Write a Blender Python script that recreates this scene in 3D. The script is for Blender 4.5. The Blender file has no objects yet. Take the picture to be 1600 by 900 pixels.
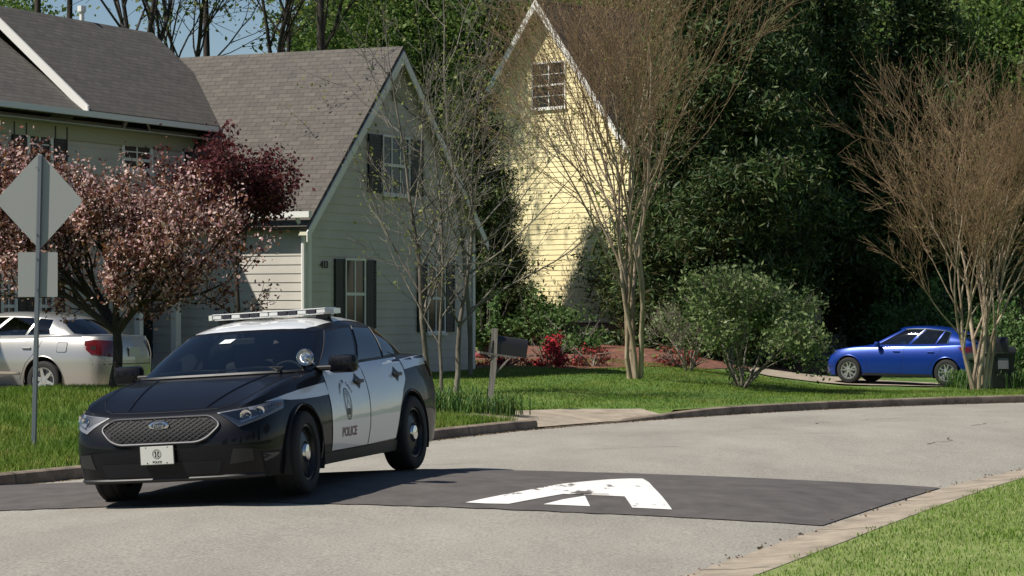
import bpy, bmesh, math, random
import numpy as np
from mathutils import Vector, Matrix
from mathutils.bvhtree import BVHTree
R = math.radians
# ---------------------------------------------------------------- camera, sky, sun, exposure
H, F, HY = 1.77, 3900.0, 485.0            # eye height, focal length and horizon row in photo pixels (1600 wide)
sc = bpy.context.scene
COL = sc.collection
cam = bpy.data.cameras.new('camera'); camo = bpy.data.objects.new('camera', cam); COL.objects.link(camo)
camo.location = (0, 0, H); camo.rotation_euler = (R(90), 0, 0)
cam.sensor_width = 36; cam.lens = 36*F/1600; cam.shift_y = (HY-450)/1600
cam.clip_start = 0.1; cam.clip_end = 4000
sc.camera = camo
SUN_AZ, SUN_EL = -113.0, 50.0              # azimuth from +Y, clockwise (the sun stands to the left)
w = bpy.data.worlds.new('World'); sc.world = w; w.use_nodes = True
nt = w.node_tree; bg = nt.nodes['Background']
sky = nt.nodes.new('ShaderNodeTexSky'); sky.sky_type = 'NISHITA'; sky.sun_disc = False
sky.sun_elevation = R(SUN_EL); sky.sun_rotation = R(SUN_AZ); sky.air_density = 1.0; sky.dust_density = .15; sky.ozone_density = 3
nt.links.new(sky.outputs[0], bg.inputs[0]); bg.inputs[1].default_value = 0.066
sl = bpy.data.lights.new('sun', 'SUN'); slo = bpy.data.objects.new('sun', sl); COL.objects.link(slo)
sl.energy = 4.9; sl.angle = R(.53); sl.color = (1, .95, .86)
sd = Vector((math.sin(R(SUN_AZ))*math.cos(R(SUN_EL)), math.cos(R(SUN_AZ))*math.cos(R(SUN_EL)), math.sin(R(SUN_EL))))
slo.rotation_euler = sd.to_track_quat('Z', 'Y').to_euler(); slo.location = (-30, 20, 40)
vs = sc.view_settings; vs.view_transform = 'Standard'; vs.look = 'None'; vs.gamma = 1; vs.use_curve_mapping = False
vs.exposure = 0.30
sc.cycles.max_bounces = 6; sc.cycles.transparent_max_bounces = 12; sc.cycles.caustics_reflective = False; sc.cycles.caustics_refractive = False

# ---------------------------------------------------------------- helpers
rnd = random.Random(7)
RS = np.random.RandomState(7)
def P(px, py, d): return Vector(((px-800)/F*d, d, H-(py-HY)/F*d))
def ss(a, b, x): 
    t = np.clip((np.asarray(x, float)-a)/(b-a), 0, 1); return t*t*(3-2*t)

def tag(o, label=None, cat=None, group=None, kind=None):
    if label: o['label'] = label
    if cat: o['category'] = cat
    if group: o['group'] = group
    if kind: o['kind'] = kind
    return o
def empty(name, loc, rz=0, label=None, cat=None, group=None):
    o = bpy.data.objects.new(name, None); COL.objects.link(o); o.empty_display_size = .2
    o.location = loc; o.rotation_euler = (0, 0, rz)
    return tag(o, label, cat, group)
def link(name, me, m=None, parent=None, smooth=False):
    o = bpy.data.objects.new(name, me); COL.objects.link(o)
    if m is not None: me.materials.append(m)
    if parent is not None: o.parent = parent
    if smooth: me.polygons.foreach_set('use_smooth', [True]*len(me.polygons))
    return o
def pydata(name, V, Fc, m=None, parent=None, smooth=False):
    me = bpy.data.meshes.new(name)
    me.from_pydata([tuple(v) for v in V], [], [tuple(f) for f in Fc]); me.update()
    return link(name, me, m, parent, smooth)
def npmesh(name, V, Fc):
    """V (n,3) float, Fc (m,k) int : fast mesh"""
    V = np.ascontiguousarray(V, np.float32); Fc = np.ascontiguousarray(Fc, np.int32)
    me = bpy.data.meshes.new(name); n, k = Fc.shape
    me.vertices.add(len(V)); me.vertices.foreach_set('co', V.ravel())
    me.loops.add(n*k); me.loops.foreach_set('vertex_index', Fc.ravel())
    me.polygons.add(n); me.polygons.foreach_set('loop_start', np.arange(0, n*k, k, dtype=np.int32))
    me.polygons.foreach_set('loop_total', np.full(n, k, np.int32))
    me.update(calc_edges=True)
    return me
class MB:
    """collects shapes that become ONE mesh"""
    def __init__(s): s.v = []; s.f = []
    def add(s, V, Fc):
        b = len(s.v); s.v += [tuple(v) for v in V]; s.f += [tuple(b+i for i in f) for f in Fc]; return s
    def box(s, c, size, M=None, bev=0):
        x, y, z = (q/2 for q in size)
        if bev:
            bm = bmesh.new(); bmesh.ops.create_cube(bm, size=1)
            bmesh.ops.scale(bm, vec=size, verts=bm.verts)
            bmesh.ops.bevel(bm, geom=bm.edges[:], offset=bev, segments=2, affect='EDGES', profile=.5)
            V = [v.co.copy() for v in bm.verts]; bm.verts.index_update(); Fc = [[v.index for v in f.verts] for f in bm.faces]; bm.free()
        else:
            V = [Vector((a*x, b*y, e*z)) for a in (-1, 1) for b in (-1, 1) for e in (-1, 1)]
            Fc = [(0,1,3,2), (4,6,7,5), (0,4,5,1), (2,3,7,6), (0,2,6,4), (1,5,7,3)]
        if M is not None: V = [M @ v for v in V]
        c = Vector(c); return s.add([v+c for v in V], Fc)
    def obox(s, o, ax, ay, az):
        """box from a corner and three edge vectors"""
        o, ax, ay, az = Vector(o), Vector(ax), Vector(ay), Vector(az)
        V = [o+ax*a+ay*b+az*e for a in (0, 1) for b in (0, 1) for e in (0, 1)]
        return s.add(V, [(0,1,3,2), (4,6,7,5), (0,4,5,1), (2,3,7,6), (0,2,6,4), (1,5,7,3)])
    def tube(s, pts, rad, n=8, cap=True):
        pts = [Vector(p) for p in pts]
        if not hasattr(rad, '__len__'): rad = [rad]*len(pts)
        V = []; Fc = []; up = Vector((0, 0, 1)); prev = None
        for i, p in enumerate(pts):
            t = (pts[min(i+1, len(pts)-1)]-pts[max(i-1, 0)]).normalized()
            if prev is None:
                a = t.cross(up) if abs(t.z) < .95 else t.cross(Vector((1, 0, 0)))
            else: a = prev - t*prev.dot(t)
            a.normalize(); prev = a; b = t.cross(a)
            for k in range(n):
                th = 2*math.pi*k/n; V.append(p+(a*math.cos(th)+b*math.sin(th))*rad[i])
        for i in range(len(pts)-1):
            for k in range(n): Fc.append((i*n+k, i*n+(k+1) % n, (i+1)*n+(k+1) % n, (i+1)*n+k))
        if cap: Fc += [tuple(range(n))[::-1], tuple((len(pts)-1)*n+k for k in range(n))]
        return s.add(V, Fc)
    def lathe(s, prof, n=40, axis='y', c=(0, 0, 0), closed=False):
        """prof: list of (radius, along)"""
        V = []; Fc = []; m = len(prof); c = Vector(c)
        for k in range(n):
            th = 2*math.pi*k/n; ca, sa = math.cos(th), math.sin(th)
            for (r, h) in prof:
                V.append(c+Vector({'y': (r*ca, h, r*sa), 'z': (r*ca, r*sa, h), 'x': (h, r*ca, r*sa)}[axis]))
        for k in range(n):
            k2 = (k+1) % n
            for j in range(m-1 if not closed else m):
                j2 = (j+1) % m; Fc.append((k*m+j, k2*m+j, k2*m+j2, k*m+j2))
        return s.add(V, Fc)
    def prism(s, poly, d):
        """extrude a planar 3d polygon by vector d"""
        poly = [Vector(p) for p in poly]; d = Vector(d); n = len(poly)
        V = poly+[p+d for p in poly]
        return s.add(V, [tuple(range(n))[::-1], tuple(range(n, 2*n))]+[(i, (i+1) % n, (i+1) % n+n, i+n) for i in range(n)])
    def build(s, name, m, parent=None, smooth=False, fix=True):
        me = bpy.data.meshes.new(name); me.from_pydata(s.v, [], s.f)
        if fix:
            bm = bmesh.new(); bm.from_mesh(me); bmesh.ops.recalc_face_normals(bm, faces=bm.faces); bm.to_mesh(me); bm.free()
        me.update(); o = link(name, me, m, parent, smooth)
        if smooth:
            try: me.set_sharp_from_angle(angle=R(40))
            except Exception: pass
        return o
def grid_mesh(P3, closed=False):
    """P3: (n,m,3) array -> verts, quads"""
    n, m, _ = P3.shape; idx = np.arange(n*m).reshape(n, m)
    q = np.stack([idx[:-1, :-1], idx[1:, :-1], idx[1:, 1:], idx[:-1, 1:]], -1).reshape(-1, 4)
    return P3.reshape(-1, 3), q
def segs_mesh(name, S, sides=4):
    """S: list of (p0,p1,r0,r1) -> one mesh of tapered prisms"""
    A = np.array([[*a, *b, r0, r1] for a, b, r0, r1 in S], float)
    p0, p1, r0, r1 = A[:, :3], A[:, 3:6], A[:, 6], A[:, 7]
    t = p1-p0; t /= np.linalg.norm(t, axis=1, keepdims=True)+1e-9
    ref = np.where(np.abs(t[:, 2:3]) > .9, [[1., .13, 0]], [[0, 0, 1.]])
    a = np.cross(t, ref); a /= np.linalg.norm(a, axis=1, keepdims=True)+1e-9; b = np.cross(t, a)
    th = np.arange(sides)*2*math.pi/sides
    ring = a[:, None]*np.cos(th)[None, :, None]+b[:, None]*np.sin(th)[None, :, None]
    V = np.concatenate([p0[:, None]+ring*r0[:, None, None], p1[:, None]+ring*r1[:, None, None]], 1)  # (N,2s,3)
    k = np.arange(sides); k2 = (k+1) % sides
    f = np.stack([k, k2, k2+sides, k+sides], -1)
    Fc = (np.arange(len(S))*2*sides)[:, None, None]+f[None]
    me = npmesh(name, V.reshape(-1, 3), Fc.reshape(-1, 4))
    me.polygons.foreach_set('use_smooth', np.ones(len(me.polygons), bool))
    return me
def leaves_mesh(name, C, size, rs, flat=0.0, aspect=.6, jit=.35):
    """C (n,3) leaf centres -> rhombic leaves turned at random"""
    n = len(C); u = rs.normal(size=(n, 3)); u[:, 2] *= (1-flat); u /= np.linalg.norm(u, axis=1, keepdims=True)
    q = rs.normal(size=(n, 3)); v = np.cross(u, q); v /= np.linalg.norm(v, axis=1, keepdims=True)+1e-9
    s = (size*(1+jit*rs.normal(size=n)).clip(.3, 2))[:, None]
    V = np.stack([C+u*s*.5, C+v*s*aspect*.5, C-u*s*.5, C-v*s*aspect*.5], 1).reshape(-1, 3)
    return npmesh(name, V, np.arange(4*n).reshape(n, 4))

# ---------------------------------------------------------------- materials
def mat(name, color=(.5, .5, .5), rough=.6, metal=0, coat=0, spec=.5, trans=0, emis=None):
    m = bpy.data.materials.new(name); m.use_nodes = True
    b = m.node_tree.nodes['Principled BSDF']
    b.inputs['Base Color'].default_value = (*color, 1); b.inputs['Roughness'].default_value = rough
    b.inputs['Metallic'].default_value = metal; b.inputs['Coat Weight'].default_value = coat; b.inputs['Coat Roughness'].default_value = .03
    b.inputs['Specular IOR Level'].default_value = spec; b.inputs['Transmission Weight'].default_value = trans
    return m
def N(m, t, **kw):
    n = m.node_tree.nodes.new(t)
    for k, v in kw.items():
        if k.startswith('_'): setattr(n, k[1:], v)
        else: n.inputs[k.replace('_', ' ')].default_value = v
    return n
def L(m, a, b): m.node_tree.links.new(a, b)
def bsdf(m): return m.node_tree.nodes['Principled BSDF']
def noisy(m, c1, c2, scale=5, detail=6, coord='Object', c3=None, stretch=None, bump=0, bscale=None, rough=None, pos=(.35, .65)):
    """mottled colour between c1 and c2 (+c3), optional bump"""
    tc = N(m, 'ShaderNodeTexCoord'); vec = tc.outputs[coord]
    if stretch:
        mp = N(m, 'ShaderNodeMapping'); mp.inputs['Scale'].default_value = stretch; L(m, vec, mp.inputs[0]); vec = mp.outputs[0]
    n = N(m, 'ShaderNodeTexNoise', Scale=scale, Detail=detail, Roughness=.65); L(m, vec, n.inputs['Vector'])
    r = N(m, 'ShaderNodeValToRGB'); L(m, n.outputs['Fac'], r.inputs[0])
    e = r.color_ramp.elements; e[0].position = pos[0]; e[1].position = pos[1]; e[0].color = (*c1, 1); e[1].color = (*c2, 1)
    if c3: x = e.new((pos[0]+pos[1])/2); x.color = (*c3, 1)
    L(m, r.outputs[0], bsdf(m).inputs['Base Color'])
    if bump:
        n2 = N(m, 'ShaderNodeTexNoise', Scale=bscale or scale*4, Detail=5); L(m, vec, n2.inputs['Vector'])
        bp = N(m, 'ShaderNodeBump', Strength=bump, Distance=.02); L(m, n2.outputs['Fac'], bp.inputs['Height']); L(m, bp.outputs[0], bsdf(m).inputs['Normal'])
    return r
def leafmat(name, cols, trans=.35, rough=.55, patch=None):
    """each leaf gets a tint of its own; lets light through"""
    m = bpy.data.materials.new(name); m.use_nodes = True; t = m.node_tree; b = bsdf(m); out = t.nodes['Material Output']
    g = t.nodes.new('ShaderNodeNewGeometry'); r = t.nodes.new('ShaderNodeValToRGB'); t.links.new(g.outputs['Random Per Island'], r.inputs[0])
    e = r.color_ramp.elements; e[0].color = (*cols[0], 1); e[1].color = (*cols[-1], 1)
    for i, c in enumerate(cols[1:-1]): x = e.new((i+1)/(len(cols)-1)); x.color = (*c, 1)
    b.inputs['Roughness'].default_value = rough; b.inputs['Specular IOR Level'].default_value = .3
    if patch:       # dry, thin or lusher patches of the lawn
        tc = t.nodes.new('ShaderNodeTexCoord'); nz = t.nodes.new('ShaderNodeTexNoise'); nz.inputs['Scale'].default_value = patch[0]; nz.inputs['Detail'].default_value = 7; nz.inputs['Roughness'].default_value = .7
        t.links.new(tc.outputs['Object'], nz.inputs['Vector']); pr = t.nodes.new('ShaderNodeValToRGB'); pe_ = pr.color_ramp.elements; pe_[0].position = .36; pe_[1].position = .66
        pe_[0].color = (*patch[1], 1); pe_[1].color = (*patch[2], 1); pm_ = pe_.new(.5); pm_.color = (1, 1, 1, 1); t.links.new(nz.outputs['Fac'], pr.inputs[0])
        mm = t.nodes.new('ShaderNodeMix'); mm.data_type = 'RGBA'; mm.blend_type = 'MULTIPLY'; mm.inputs[0].default_value = 1
        t.links.new(r.outputs[0], mm.inputs[6]); t.links.new(pr.outputs[0], mm.inputs[7])
        class _o: outputs = [mm.outputs[2]]
        r = _o
    t.links.new(r.outputs[0], b.inputs['Base Color'])
    tr = t.nodes.new('ShaderNodeBsdfTranslucent'); t.links.new(r.outputs[0], tr.inputs[0])
    mx = t.nodes.new('ShaderNodeMixShader'); mx.inputs[0].default_value = trans
    t.links.new(b.outputs[0], mx.inputs[1]); t.links.new(tr.outputs[0], mx.inputs[2]); t.links.new(mx.outputs[0], out.inputs[0])
    return m
M = {}
M['white_trim'] = mat('white_trim', (.76, .74, .69), .55)
M['dark_glass'] = mat('house_glass', (.012, .014, .016), .08, spec=.25)
M['shutter'] = mat('shutter_paint', (.012, .014, .014), .5)
M['concrete'] = mat('concrete', rough=.9); noisy(M['concrete'], (.16, .125, .095), (.33, .27, .21), 3, 8, bump=.5, bscale=60)
M['curb'] = mat('kerb_concrete', rough=.9); noisy(M['curb'], (.10, .075, .055), (.27, .21, .155), 2.2, 9, bump=.5, bscale=60)
M['apron'] = mat('apron_concrete', rough=.9); noisy(M['apron'], (.24, .195, .145), (.42, .35, .265), 2.6, 10, bump=.4, bscale=60)
# light chip-seal asphalt
m = M['road'] = mat('light_asphalt', rough=.9)
tc = N(m, 'ShaderNodeTexCoord'); n1 = N(m, 'ShaderNodeTexNoise', Scale=45, Detail=4, Roughness=.7); n2 = N(m, 'ShaderNodeTexNoise', Scale=.6, Detail=9, Roughness=.7)
mp = N(m, 'ShaderNodeMapping'); mp.inputs['Scale'].default_value = (1, .35, 1); mp.inputs['Rotation'].default_value = (0, 0, R(20)); L(m, tc.outputs['Object'], mp.inputs[0])
L(m, tc.outputs['Object'], n1.inputs['Vector']); L(m, mp.outputs[0], n2.inputs['Vector'])
r1 = N(m, 'ShaderNodeValToRGB'); r1.color_ramp.elements[0].position = .3; r1.color_ramp.elements[1].position = .62
r1.color_ramp.elements[0].color = (.155, .142, .12, 1); r1.color_ramp.elements[1].color = (.40, .375, .33, 1); L(m, n1.outputs['Fac'], r1.inputs[0])
r2 = N(m, 'ShaderNodeValToRGB'); r2.color_ramp.elements[0].position = .3; r2.color_ramp.elements[1].position = .7
r2.color_ramp.elements[0].color = (.74, .725, .70, 1); r2.color_ramp.elements[1].color = (1.10, 1.09, 1.06, 1); L(m, n2.outputs['Fac'], r2.inputs[0])
mx = N(m, 'ShaderNodeMix', _data_type='RGBA', _blend_type='MULTIPLY'); mx.inputs[0].default_value = 1
L(m, r1.outputs[0], mx.inputs[6]); L(m, r2.outputs[0], mx.inputs[7]); L(m, mx.outputs[2], bsdf(m).inputs['Base Color'])
bp = N(m, 'ShaderNodeBump', Strength=.5, Distance=.01); L(m, n1.outputs['Fac'], bp.inputs['Height']); L(m, bp.outputs[0], bsdf(m).inputs['Normal'])
M['hump'] = mat('dark_asphalt', rough=.85); noisy(M['hump'], (.062, .054, .049), (.120, .105, .096), 3.5, 12, bump=.35, bscale=90, pos=(.28, .72))
m = M['paint'] = mat('road_paint', rough=.6); noisy(m, (.13, .115, .10), (.80, .77, .72), 3.2, 10, pos=(.375, .405), stretch=(1, .5, 1))
# lawn soil under the blades
M['lawn'] = mat('lawn_ground', rough=.95); noisy(M['lawn'], (.05, .11, .014), (.14, .185, .035), .55, 9, c3=(.08, .15, .018), bump=.6, bscale=30)
M['mulch'] = mat('pine_straw_mulch', rough=.95); noisy(M['mulch'], (.05, .021, .014), (.29, .115, .07), 5, 10, bump=1, bscale=40)
M['forest_floor'] = mat('forest_floor', rough=1); noisy(M['forest_floor'], (.02, .03, .01), (.05, .05, .02), 1, 6)
M['bark'] = mat('grey_bark', rough=.9); noisy(M['bark'], (.07, .06, .048), (.24, .21, .17), 6, 8, stretch=(1, 1, .25), bump=.8, bscale=20)
M['dark_bark'] = mat('dark_bark', rough=.95); noisy(M['dark_bark'], (.018, .014, .011), (.065, .05, .04), 5, 8, stretch=(1, 1, .2), bump=.8, bscale=16)
M['crape_bark'] = mat('smooth_tan_bark', rough=.75); noisy(M['crape_bark'], (.20, .14, .09), (.46, .37, .27), 4, 7, stretch=(1, 1, .3))
M['twig'] = mat('red_brown_twigs', (.25, .165, .09), .85)
M['pale_twig'] = mat('pale_twigs', (.25, .21, .16), .85)
# shingles: uv in metres along and up the slope
def shingle(name, c1, c2, mortar):
    m = mat(name, rough=.95); uv = N(m, 'ShaderNodeUVMap')
    br = N(m, 'ShaderNodeTexBrick', Scale=1.0); br.inputs['Brick Width'].default_value = .30; br.inputs['Row Height'].default_value = .13
    br.inputs['Mortar Size'].default_value = .010; br.inputs['Mortar Smooth'].default_value = .8
    br.inputs['Color1'].default_value = (*c1, 1); br.inputs['Color2'].default_value = (*c2, 1); br.inputs['Mortar'].default_value = (*mortar, 1)
    L(m, uv.outputs[0], br.inputs['Vector'])
    n = N(m, 'ShaderNodeTexNoise', Scale=3.5, Detail=9, Roughness=.8); L(m, uv.outputs[0], n.inputs['Vector'])
    r = N(m, 'ShaderNodeValToRGB'); r.color_ramp.elements[0].position = .3; r.color_ramp.elements[1].position = .7
    r.color_ramp.elements[0].color = (.72, .72, .72, 1); r.color_ramp.elements[1].color = (1.25, 1.2, 1.15, 1); L(m, n.outputs['Fac'], r.inputs[0])
    mx = N(m, 'ShaderNodeMix', _data_type='RGBA', _blend_type='MULTIPLY'); mx.inputs[0].default_value = 1
    L(m, br.outputs[0], mx.inputs[6]); L(m, r.outputs[0], mx.inputs[7]); L(m, mx.outputs[2], bsdf(m).inputs['Base Color'])
    bp = N(m, 'ShaderNodeBump', Strength=.6, Distance=.02, _invert=True); L(m, br.outputs['Fac'], bp.inputs['Height']); L(m, bp.outputs[0], bsdf(m).inputs['Normal'])
    return m
M['shingle'] = shingle('grey_shingles', (.092, .084, .074), (.120, .109, .095), (.068, .061, .054))
M['dark_shingle'] = shingle('dark_shingles', (.035, .024, .026), (.055, .04, .04), (.018, .014, .014))
m = M['brick'] = mat('red_brick', rough=.9); tcx = N(m, 'ShaderNodeTexCoord'); br = N(m, 'ShaderNodeTexBrick', Scale=1)
br.inputs['Brick Width'].default_value = .22; br.inputs['Row Height'].default_value = .075; br.inputs['Mortar Size'].default_value = .01
br.inputs['Color1'].default_value = (.22, .07, .045, 1); br.inputs['Color2'].default_value = (.15, .05, .035, 1); br.inputs['Mortar'].default_value = (.3, .26, .22, 1)
mp = N(m, 'ShaderNodeMapping'); mp.inputs['Rotation'].default_value = (R(90), 0, 0); L(m, tcx.outputs['Object'], mp.inputs[0]); L(m, mp.outputs[0], br.inputs['Vector']); L(m, br.outputs[0], bsdf(m).inputs['Base Color'])
M['siding_grey'] = mat('pale_siding', rough=.6); noisy(M['siding_grey'], (.47, .435, .385), (.55, .51, .45), 1.2, 6)
M['siding_yellow'] = mat('yellow_siding', rough=.6); noisy(M['siding_yellow'], (.78, .65, .35), (.88, .76, .44), 1.2, 6)
M['soffit'] = mat('soffit_paint', (.38, .37, .27), .7)
# ---------------------------------------------------------------- road, kerbs, lawns
def resample(pts, step=.4, n=None):
    pts = np.array(pts, float); out = []
    Q = np.vstack([2*pts[0]-pts[1], pts, 2*pts[-1]-pts[-2]])
    for i in range(1, len(Q)-2):
        p0, p1, p2, p3 = Q[i-1], Q[i], Q[i+1], Q[i+2]
        k = n if n else max(2, int(np.linalg.norm(p2-p1)/step))
        for t in np.arange(k)/k:
            out.append(.5*((2*p1)+(-p0+p2)*t+(2*p0-5*p1+4*p2-p3)*t*t+(-p0+3*p1-3*p2+p3)*t**3))
    out.append(Q[-2]); return np.array(out)
KF = [(-16.5,-4),(-13,6),(-9.9,15),(-7.7,21.5),(-5.6,27.2),(-3.35,30.8),(-1.1,34.5),(.38,37.2),(2.62,40.8),(5.9,44.9),(9.8,47.9),(16,51),(30,55),(60,58),(120,60)]
KN = [(-7.6,-7),(-4,3),(-1,11),(1.3,17),(3.3,22.3),(5.0,26.4),(6.9,29.8),(8.6,32.2),(11,35.3),(14,38),(16.8,40.2),(21,43),(33,46.3),(61,49),(120,51)]
FK = resample(KF, n=16); NK = resample(KN, n=16)
SFK = np.concatenate([[0], np.cumsum(np.linalg.norm(np.diff(FK, axis=0), axis=1))])
def zgf(y): return -.16*(1-ss(27, 37, y))
def hump_h(x, y):
    h = .225*x+.974*y; t = (h-22.8)/2.33
    return .09*np.clip(1-t*t, 0, 1)
nv = 37
vv = np.linspace(0, 1, nv)
RD = np.zeros((len(FK), nv, 3))
for j, v in enumerate(vv):
    p = FK*(1-v)+NK*v; g = zgf(FK[:, 1]); zc = .11+0*g
    z = g+(zc-g)*(1-max(0, 1-2*v)**1.0) if v < .5 else zc*(1-(2*v-1)**2)
    edge = min(v, 1-v)*9
    RD[:, j, :2] = p; RD[:, j, 2] = z+hump_h(p[:, 0], p[:, 1])*float(ss(.05, .8, edge))
# denser rows over the hump
def densify(A, i0, i1, k):
    out = [A[:i0]]
    for i in range(i0, i1):
        for t in range(k): out.append((A[i]*(1-t/k)+A[i+1]*t/k)[None])
    out.append(A[i1:]); return np.concatenate(out)
RD = densify(RD, 32, 112, 4)
RD[:, :, 2] = RD[:, :, 2]
for j, v in enumerate(vv):                       # exact hump profile on the dense rows
    edge = min(v, 1-v)*9
    p = RD[:, j, :2]
    i = np.arange(len(p)); Fx = RD[:, 0, 1]
    g = zgf(Fx); zc = .11+0*g
    z = g+(zc-g)*(1-max(0, 1-2*v)**1.0) if v < .5 else zc*(1-(2*v-1)**2)
    RD[:, j, 2] = z+hump_h(p[:, 0], p[:, 1])*float(ss(.05, .8, edge))
V, Q = grid_mesh(RD)
me = npmesh('road', V, Q[:, ::-1]); road = link('road', me, M['road'], smooth=True); tag(road, 'light grey asphalt street curving away to the right', kind='structure')
def bvh_of(*objs):
    vs_, fs_ = [], []
    for o in objs:
        b = len(vs_); vs_ += [o.matrix_world @ v.co if o.parent is None else v.co.copy() for v in o.data.vertices]
        fs_ += [[b+i for i in p.vertices] for p in o.data.polygons]
    return BVHTree.FromPolygons(vs_, fs_)
# far lawn: strip pushed outwards from the far kerb
def tangents(A):
    t = np.gradient(A, axis=0); return t/np.linalg.norm(t, axis=1, keepdims=True)
TF = tangents(FK); NFo = np.stack([-TF[:, 1], TF[:, 0]], -1)      # outwards, away from the road
TN = tangents(NK); NNo = np.stack([TN[:, 1], -TN[:, 0]], -1)
def lawn_z(x, y, dist, g):
    A = .32*(1-ss(2.5, 7.5, x))-.32*ss(4, 9.5, x)
    z = g+.13+A*ss(0, 12, dist)+.42*(1-ss(6, 14, x))*ss(11, 30, dist)
    z = z+.36*np.exp(-((x+6.0)/3.2)**2-((y-36.2)/3.2)**2)*ss(0, 2.5, dist)
    z = z+.02*np.sin(x*1.3+.7*y)*ss(.3, 2, dist)+.015*np.sin(2.9*x-1.1*y)*ss(.3, 2, dist)
    return z
offs = np.concatenate([[.17, .3, .5, .75], np.arange(1, 14, .5), np.arange(14, 30, 1.), np.arange(30, 60, 3.), [60, 70, 85, 110, 150]])
LW = np.zeros((len(FK), len(offs), 3))
for j, o in enumerate(offs):
    p = FK+NFo*o; LW[:, j, :2] = p; LW[:, j, 2] = lawn_z(p[:, 0], p[:, 1], o, zgf(FK[:, 1]))
V, Q = grid_mesh(LW)
lawn = link('lawn', npmesh('lawn', V, Q), M['lawn'], smooth=True); tag(lawn, 'front lawns rising behind the far kerb', kind='structure')
offn = np.concatenate([[.44, .55, .65, .8], np.arange(1.2, 12, 1.)])
LN = np.zeros((len(NK), len(offn), 3))
for j, o in enumerate(offn):
    p = NK+NNo*o; LN[:, j, :2] = p; LN[:, j, 2] = .030+.02*np.sin(p[:, 0]*2+p[:, 1])*ss(.6, 2, o)-.05*ss(0, 6, o)
V, Q = grid_mesh(LN)
M['verge'] = mat('verge_ground', rough=.95); noisy(M['verge'], (.11, .16, .025), (.24, .28, .09), 1.6, 9, bump=.6, bscale=30)
lawn2 = link('verge', npmesh('verge', V, Q[:, ::-1]), M['verge'], smooth=True); tag(lawn2, 'grass verge inside the bend on the near side', kind='structure')
gd = pydata('ground', [(-1500, -1500, -1.2), (1500, -1500, -1.2), (1500, 1500, -1.2), (-1500, 1500, -1.2)], [(0, 1, 2, 3)], M['forest_floor']); tag(gd, 'wooded ground reaching to the horizon', kind='structure')
BV_LAWN = bvh_of(lawn); BV_ROAD = bvh_of(road); BV_VERGE = bvh_of(lawn2)
BV_ALL = bvh_of(lawn, road, lawn2)
def hit(px, py, bv=None):
    o = Vector((0, 0, H)); d = (P(px, py, 10)-o).normalized()
    r = (bv or BV_ALL).ray_cast(o, d); return r[0]
def gz(x, y, bv=None):
    r = (bv or BV_ALL).ray_cast(Vector((x, y, 30)), Vector((0, 0, -1))); return r[0].z if r[0] else 0.
# kerbs
prof = [(-.02, -.06), (-.005, .0), (.0, .09), (.015, .125), (.05, .14), (.15, .142), (.19, .13), (.21, .0)]
def kerb(name, A, NO, g, hs, i0, i1, label):
    n = i1-i0; K = np.zeros((n, len(prof), 3))
    for j, (o, z) in enumerate(prof):
        K[:, j, :2] = A[i0:i1]+NO[i0:i1]*o
        K[:, j, 2] = g[i0:i1]+(z*hs[i0:i1] if z > 0 else z)
    V, Q = grid_mesh(K); Q = [tuple(q) for q in Q]+[tuple(range(len(prof))), tuple((n-1)*len(prof)+k for k in range(len(prof)))[::-1]]
    mb = MB(); mb.add(V, Q); o = mb.build(name, M['curb'], smooth=True); tag(o, label, kind='structure'); return o
a = int(np.argmin(np.linalg.norm(FK-np.array([.38, 37.2]), axis=1)))
b = int(np.argmin(np.linalg.norm(FK-np.array([2.1, 40.0]), axis=1)))
# rescale the fine end of the kerb by the dropped driveway entrance
FKd = FK; gF = zgf(FK[:, 1])
hs = np.ones(len(FK)); kerb('kerb', FK, NFo, gF, hs, 0, a+1, 'worn tan concrete kerb at the foot of the lawn')
idx = np.arange(len(FK)); hs2 = .12+.88*ss(b-6, b+10, idx)
kerb('kerb', FK, NFo, gF, hs2, a+1, len(FK), 'concrete kerb running on round the bend beyond the dropped entrance')
prof = [(-.02, -.06), (-.01, .004), (.10, .006), (.22, .012), (.34, .028), (.46, .038), (.50, .034), (.51, .0)]
kerb('kerb', NK, NNo, 0*gF, np.full(len(NK), 1.), 0, len(NK), 'flat pale concrete edge strip on the near side').data.materials[0] = M['apron']
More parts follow.
